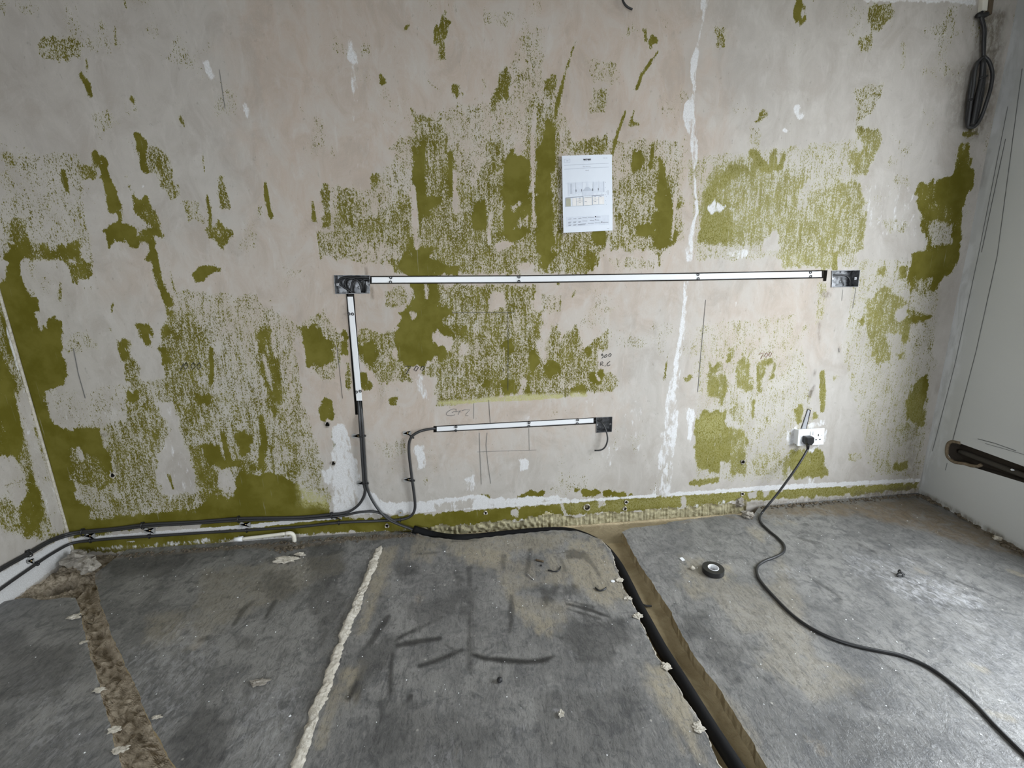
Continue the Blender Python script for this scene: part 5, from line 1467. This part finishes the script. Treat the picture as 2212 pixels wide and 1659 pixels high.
cq = mesh_obj('conduit_stub', *CQ.box(0,1,0,1,-.012,0.002), M['conduit']); tag(bevel(cq, .003), 'short grey white conduit running up from the double socket', 'conduit')
lead = empty('power_lead', 'black plug and lead trailing from the socket across the floor', 'power lead', SQ.p(.3, .6))
pc = SQ.p(.30, .62, 0); U = e1/np.linalg.norm(e1); Vd = e2/np.linalg.norm(e2)
prof = [(-.022,-.017),(-.018,-.021),(.018,-.021),(.023,-.016),(.0225,.008),(.011,.022),(-.011,.022),(-.022,.008)]
V = []
for d, s in ((0.0005, 1.0), (0.017, 1.0), (0.026, 0.94), (0.029, 0.80)): V += [pc + U*a*s + Vd*b*s + nn_*d for a, b in prof]
m = len(prof); Fc = [tuple(range(m)), tuple(range(3*m, 4*m))] + [(k*m+i, k*m+(i+1) % m, (k+1)*m+(i+1) % m, (k+1)*m+i) for k in range(3) for i in range(m)]
plug = attach(fixn(mesh_obj('plug_body', V, Fc, M['black'])), lead)
s0 = pc + Vd*.018 + nn_*.013; s1 = pc + Vd*.045 + nn_*.013 + U*.002
attach(mesh_obj('strain_relief', *tube_geo([s0, s0*.6+s1*.4, s1], [.0088, .0075, .006], 10), M['black'], None, True), plug)
air = [s0, s1, W(1731,994,.060), W(1715,1018,.075), W(1697,1043,.085), W(1679,1067,.092), W(1660,1090,.105), F(1647,1106,.014), F(1641,1117,.0065)]
fl = T(9, [(510,90),(560,140),(620,190),(657,235),(652,277),(600,308),(530,335),(485,372),(487,425),(520,480),(600,570),(700,670),(800,745),(920,810),(1040,855),(1150,885),(1270,910),(1400,937),(1520,982),(1620,1037),(1740,1127),(1880,1252),(2000,1380),(2100,1480),(2192,1570),(2320,1700)])
attach(tube('cord', air[1:] + [F(p[0], p[1], .0052) for p in fl], 0.0052, M['cord'], None, 10, 0.008), lead)

# ------------------------------------------------------------------ white waste pipe by the wall foot
pipe = empty('waste_pipe', 'thin white plastic pipe with an elbow rising from the floor at the wall foot', 'pipe', F(637,1186))
off = .036
pa, pb, pd = W(520,1164.5,off), W(621,1152.3,off), W(637.5,1186,off)
attach(tube('pipe', [pa, (pa+pb)/2, pb], .0078, M['pvc_cream'], None, 12, .02), pipe)
attach(tube('elbow', [W(618,1152.5,off), W(627,1151.8,off), W(633,1155,off), W(635.5,1162,off), W(636.2,1169,off)], .0092, M['pvc_cream'], None, 12, .004), pipe)
attach(tube('riser', [W(636,1165,off), W(637,1176,off), W(638,1192,off)], .0078, M['pvc_cream'], None, 12, .01), pipe)
attach(mesh_obj('cap', *tube_geo([W(506,1165.5,off), W(511,1165,off), W(514,1164.8,off), W(524,1163.8,off)], [.0075, .0095, .0105, .0118], 14), M['pvc'], None, True), pipe)
# ------------------------------------------------------------------ conduit, batten and cable coil in the top right corner
tq = Quad(W(2119,-40,.004), W(2131,-40,.004), W(2125,27,.004), W(2113.5,27,.004))
tag(bevel(mesh_obj('conduit_stub', *tq.box(0,1,0,1,-.004,.014), M['pvc_cream']), .002), 'white conduit coming down from the ceiling in the right corner', 'conduit')
bq = Quad(W(2132,-40,.002), W(2146,-40,.002), W(2136,34,.002), W(2127,34,.002))
tag(bevel(mesh_obj('wooden_batten', *bq.box(0,1,0,1,-.004,.012), M['wood']), .001), 'thin brown batten beside the white conduit in the right corner', 'batten')
coil = empty('cable_coil', 'dark cable coil hanging from the white conduit in the right corner', 'cable', W(2123,130,.03))
z8 = lambda pts, offs: [W(2040+x/5.186, y/5.186, o) for (x, y), o in zip(pts, offs)]
def cl(name, pts, off, r, mat='cord'):
    attach(tube(name, z8(pts, [off]*len(pts) if not hasattr(off, '__len__') else off), r, M[mat], None, 8, .01), coil)
cl('drop_cable', [(405,130),(425,215),(452,330),(446,480),(440,640)], .016, .0062)
cl('drop_cable', [(420,130),(412,215),(440,320),(436,480),(436,660)], .024, .0055)
cl('outer_loop', [(440,630),(500,690),(538,820),(520,980),(480,1120),(430,1270),(370,1390),(310,1430),(268,1420),(258,1330),(272,1150),(300,950),(330,800),(380,700),(440,640)], [.02,.03,.04,.045,.045,.04,.035,.03,.025,.022,.022,.022,.022,.02,.02], .0068, 'cable')
cl('outer_loop', [(440,640),(380,690),(345,790),(325,960),(300,1120),(275,1300),(262,1420)], .03, .0064, 'cable')
cl('inner_loop', [(430,660),(425,760),(418,860),(395,960),(362,1080),(340,1200),(318,1320),(300,1410),(330,1390),(372,1260),(405,1120),(428,980),(440,850),(440,680)], [.03]*14, .0075)
cl('inner_loop', [(432,680),(422,820),(405,930),(378,1050),(356,1180),(334,1300),(312,1400)], .040, .0085)
cl('inner_loop', [(440,700),(436,850),(420,980),(395,1100),(370,1230),(335,1370)], .036, .0075)
cl('tie', [(395,885),(425,866),(455,862),(480,848)], .05, .004, 'black')
cl('tie', [(270,1125),(295,1115),(320,1108)], .045, .004, 'black')
cl('clamp', [(365,172),(400,176),(440,172),(480,160)], .022, .009, 'black')
cable('cable_end', 'short dark cable end curling at the top of the wall', [W(1343,-14,.01), W(1345,0,.014), W(1350,10,.018), W(1358,17,.02), W(1366,20,.02)], .004, 'cable')

# ------------------------------------------------------------------ things lying on the floor
tp = F(1540, 1236, 0); Rt, Ht = 0.0405, 0.021
roll = empty('tape_roll', 'roll of black tape with a white core lying on the floor', 'tape', tp)
def ringbody(name, r0, r1, z0, z1, mat, n=48):
    V, Fc = [], []; prof = [(r0,z0),(r1,z0),(r1,z1),(r0,z1)]
    for k in range(n):
        a = 2*math.pi*k/n
        for (r, z) in prof: V.append((tp[0]+r*math.cos(a), tp[1]+r*math.sin(a), z))
    for k in range(n):
        for i in range(4): Fc.append((k*4+i, ((k+1) % n)*4+i, ((k+1) % n)*4+(i+1) % 4, k*4+(i+1) % 4))
    return bevel(attach(fixn(mesh_obj(name, V, Fc, M[mat])), roll), .001)
ringbody('tape_band', .0205, Rt, .0005, Ht, 'black'); ringbody('core', .0180, .0206, .0, Ht+.001, 'pvc')
def debris(name, label, cat, px, py, r, mat, sq=(1,1,.7), seed=0, rough=.3, z=None, group='bits lying on the floor', sub=2):
    p = F(px, py); o = lump(name, (p[0], p[1], (r*sq[2]*0.85 if z is None else z)), r, M[mat], None, sq, seed, sub, rough); return tag(o, label, cat, group)
debris('pebble', 'pale round lump on the floor left of the tape roll', 'stone', 1495.5, 1230, .0085, 'grout', (1,1,.9), 3)
p = F(1473.5, 1208); v = [F(1467.5,1205.5,.001), F(1474,1204,.001), F(1480,1210.5,.001), F(1473.5,1212,.001)]
tag(mesh_obj('paper_scrap', v+[q+np.array((0,0,.0012)) for q in v], [(0,1,2,3),(4,5,6,7),(0,1,5,4),(1,2,6,5),(2,3,7,6),(3,0,4,7)], M['pvc']), 'small white square scrap on the floor near the channel', 'scrap')
# knot of black cable ties
kz = lambda pts: [F(1860+x/13.825, 1180+y/13.825, z) for x, y, z in pts]
kn = empty('tangled_tie', 'small black tangle of tie on the floor at the right', 'cable tie', F(1946, 1244))
for pts in ([(1080,870,.004),(1100,810,.010),(1200,800,.014),(1260,850,.010),(1200,900,.004),(1090,890,.004),(1080,860,.006)], [(1120,740,.012),(1160,710,.020),(1200,780,.016),(1140,790,.010),(1110,740,.012)], [(1190,790,.012),(1270,810,.012),(1290,870,.006),(1240,910,.003)]):
    attach(tube('loop', kz(pts), .0028, M['black'], None, 6, .003), kn)
z5 = lambda *pts: [F(1120+x/7.373, 1180+y/7.373, z) for x, y, z in pts]
cable('cable_offcut', 'curved black cable offcut on the middle slab, nearer the wall', z5((465,380,.004),(500,385,.004),(560,400,.004),(620,395,.004),(655,365,.004),(672,325,.005)), .0026, 'black', 'cable offcuts', .004)
cable('cable_offcut', 'short curved black cable offcut on the middle slab near the channel edge', z5((1225,660,.004),(1265,695,.004),(1310,705,.004),(1360,690,.004),(1395,660,.005)), .0032, 'black', 'cable offcuts', .004)
cable('cable_offcut', 'black cable offcut lying in the right channel', [F(1120+x/7.373, 1180+y/7.373, z) for x, y, z in ((1890,800,-.012),(1925,880,-.028),(1985,930,-.034),(2050,950,-.035),(2120,950,-.034))], .0035, 'black', 'cable offcuts', .004)
tag(tube('wood_splinter', z5((275,215,.003),(335,228,.004),(400,245,.003)), .004, M['wood'], None, 6, .005), 'short brown splinter on the middle slab', 'splinter')
tag(tube('loose_screw', z5((150,440,.004),(190,485,.004),(240,530,.002)), .0018, M['steel'], None, 8, .005), 'tiny bright screw lying on the middle slab', 'screw')
debris('black_crumb', 'small black crumb beside the brown splinter', 'crumb', 1169, 1222.5, .0045, 'black', (1,1,.8), 8)
debris('black_grommet', 'small round black ball on the middle slab', 'ball', 1079.5, 1472.5, .0085, 'black', (1,1,.9), 9, .05)
o = debris('white_disc', 'small flat white disc at the edge of the right channel', 'disc', 1323.5, 1256, .0085, 'pvc', (1,.95,.22), 10, .02)
for i, (x, y, r) in enumerate(((1338,1254,.013),(1357,1293,.012),(1377,1331,.014),(1438,1440,.014),(1508,1573,.014))):
    debris('filler_lump', ['pale filler lump by the white disc at the channel edge', 'second pale filler lump down the channel edge', 'third pale filler lump down the channel edge', 'fourth pale filler lump down the channel edge', 'nearest pale filler lump on the channel edge'][i], 'filler', x, y, r, 'grout', (1,.9,.22), 20+i, .7, sub=3)
for i, (x, y, r) in enumerate(((160,1334,.017),(181,1388,.011),(215,1492,.014),(247,1578,.014),(262,1620,.014),(340,1550,.010))):
    debris('mortar_chip', ['pale chip beside the left channel, farthest of the row', 'second pale chip along the left channel', 'third pale chip along the left channel', 'fourth pale chip along the left channel', 'nearest pale chip along the left channel', 'single pale chip on the right edge of the left channel'][i], 'mortar', x, y, r, 'grout', (1.1,.6,.25), 40+i, .75, sub=3)
for i, (x, y, r, s, lab) in enumerate(((618,1213,.030,(1.5,.45,.35),'long pale mortar flake on the floor below the white pipe'), (650,1200,.022,(.8,.4,.35),'small pale mortar flake right of the white pipe'), (1614,1117,.026,(.8,1.0,.55),'broken brown mortar lump at the right end of the trench'), (1597,1092,.026,(.8,.5,.9),'mortar lump stuck at the wall foot above the trench end'), (172,1212,.05,(1.0,.6,.45),'flat broken plaster lump in the left corner'), (193,1232,.040,(.8,.8,.6),'pale broken lump over the head of the left channel'), (2153,1166,.011,(1,1,.8),'white crumb on the floor by the right wall'), (560,1475,.012,(2,1,.3),'grey flake pressed on the left slab'), (1212,1545,.008,(1,1,.7),'pale crumb near the bottom of the middle slab'))):
    debris('mortar_lump', lab, 'mortar', x, y, r, 'lumpgrey' if i in (2,3,4,5,7) else 'grout', s, 60+i, .75, group='broken mortar lumps', sub=3)
# debris at the foot of the walls
def rubble_line(name, label, pts, n, r0, r1, mat, seed, f=F, zz=0.0):
    rg = np.random.default_rng(seed); bm = bmesh.new()
    P = [np.array(f(*p)) for p in pts]; L = [np.linalg.norm(b-a) for a, b in zip(P[:-1], P[1:])]; tot = sum(L)
    for _ in range(n):
        d = rg.uniform(0, tot); i = 0
        while d > L[i] and i < len(L)-1: d -= L[i]; i += 1
        c = P[i]+(P[i+1]-P[i])*d/L[i] + np.array((rg.normal(0, .012), -abs(rg.normal(0, .014)), 0))
        r = rg.uniform(r0, r1)**1.0
        g = bmesh.ops.create_icosphere(bm, subdivisions=1, radius=r)
        sc = rg.uniform(.5, 1.3, 3); sc[2] *= .6
        for v in g['verts']:
            k = 1+rg.uniform(-.25, .25); v.co = Vector((v.co.x*sc[0]*k+c[0], v.co.y*sc[1]*k+c[1], v.co.z*sc[2]*k+zz+r*.3))
    o = bm_obj(name, bm, M[mat]); o['kind'] = 'stuff'; return tag(o, label, 'rubble')
rubble_line('plaster_rubble', 'brown crumbs along the foot of the back wall under the cable run', [(180,1204),(400,1187),(600,1172),(760,1160),(900,1152)], 420, .0015, .007, 'dirt', 5)
rubble_line('plaster_rubble', 'brown crumbs along the foot of the back wall at the right', [(1640,1095),(1800,1083),(1980,1068)], 300, .0015, .008, 'dirt', 6)
rubble_line('plaster_rubble', 'dark dirt and crumbs along the foot of the right wall', [(1986,1070),(2050,1098),(2130,1145),(2220,1203),(2330,1270)], 420, .003, .014, 'dirt', 7)
rubble_line('plaster_rubble', 'broken crumbs around the white pipe foot', [(590,1184),(620,1183),(660,1178)], 70, .003, .010, 'dirt', 8)
# scattered white specks over the whole floor: nobody could count them
rg = np.random.default_rng(12); bm = bmesh.new()
for _ in range(420):
    x, y = rg.uniform(-1.6, 2.1), rg.uniform(-1.25, -0.03)
    if E1(y)-.02 < x < E2(y)+.02 or E3(y)-.02 < x < E4(y)+.02: continue
    if -0.46 < x < 1.3 and y > -0.16: continue
    if abs(x-e_j(y)) < .03 or x > xright(y)-.02: continue
    r = rg.uniform(.0005, .0020)*(1.8 if rg.uniform() < .07 else 1)
    g = bmesh.ops.create_icosphere(bm, subdivisions=1, radius=r)
    for v in g['verts']: v.co = Vector((v.co.x*rg.uniform(.6, 1.6)+x, v.co.y*rg.uniform(.6, 1.6)+y, v.co.z*.5+r*.3))
o = bm_obj('plaster_specks', bm, M['pvc']); o['kind'] = 'stuff'; tag(o, 'tiny white plaster specks scattered over the concrete floor', 'specks')

# ------------------------------------------------------------------ rough grout ridge along the slab joint
NU, NV = 14, 520; V = []; rgj = np.random.default_rng(21); j5, j6 = jag(31, .004), jag(32, .004)
yA, yBq = F(826, 1178)[1], YF
bl = rgj.uniform(0, 1, NV+1); bl = np.convolve(bl, np.ones(7)/7, 'same')
for j in range(NV+1):
    y = yA+(yBq-yA)*j/NV; c = e_j(y)-.002; wl = .017+j5(y)+.014*(bl[j]-.5); wr = .015+j6(y*1.3)
    end = min(1, (j+1)/14)
    for i in range(NU+1):
        u = i/NU*2-1; x = c+(wl if u < 0 else wr)*u*end
        z = (.011*(1-abs((u+.3)/1.3)**2.0)*(1-max(0,abs(u)-.8)*3) + .0028*latv(x+3, y, 140, 140) + .005*latv(x+3, y, 60, 30))*end - .001
        V.append((x, y, max(z, -.002)))
Fc = [(j*(NU+1)+i, (j+1)*(NU+1)+i, (j+1)*(NU+1)+i+1, j*(NU+1)+i+1) for j in range(NV) for i in range(NU)]
tag(mesh_obj('grout_ridge', V, Fc, M['grout'], None, True), 'rough pale grout ridge running along the floor joint', 'grout')
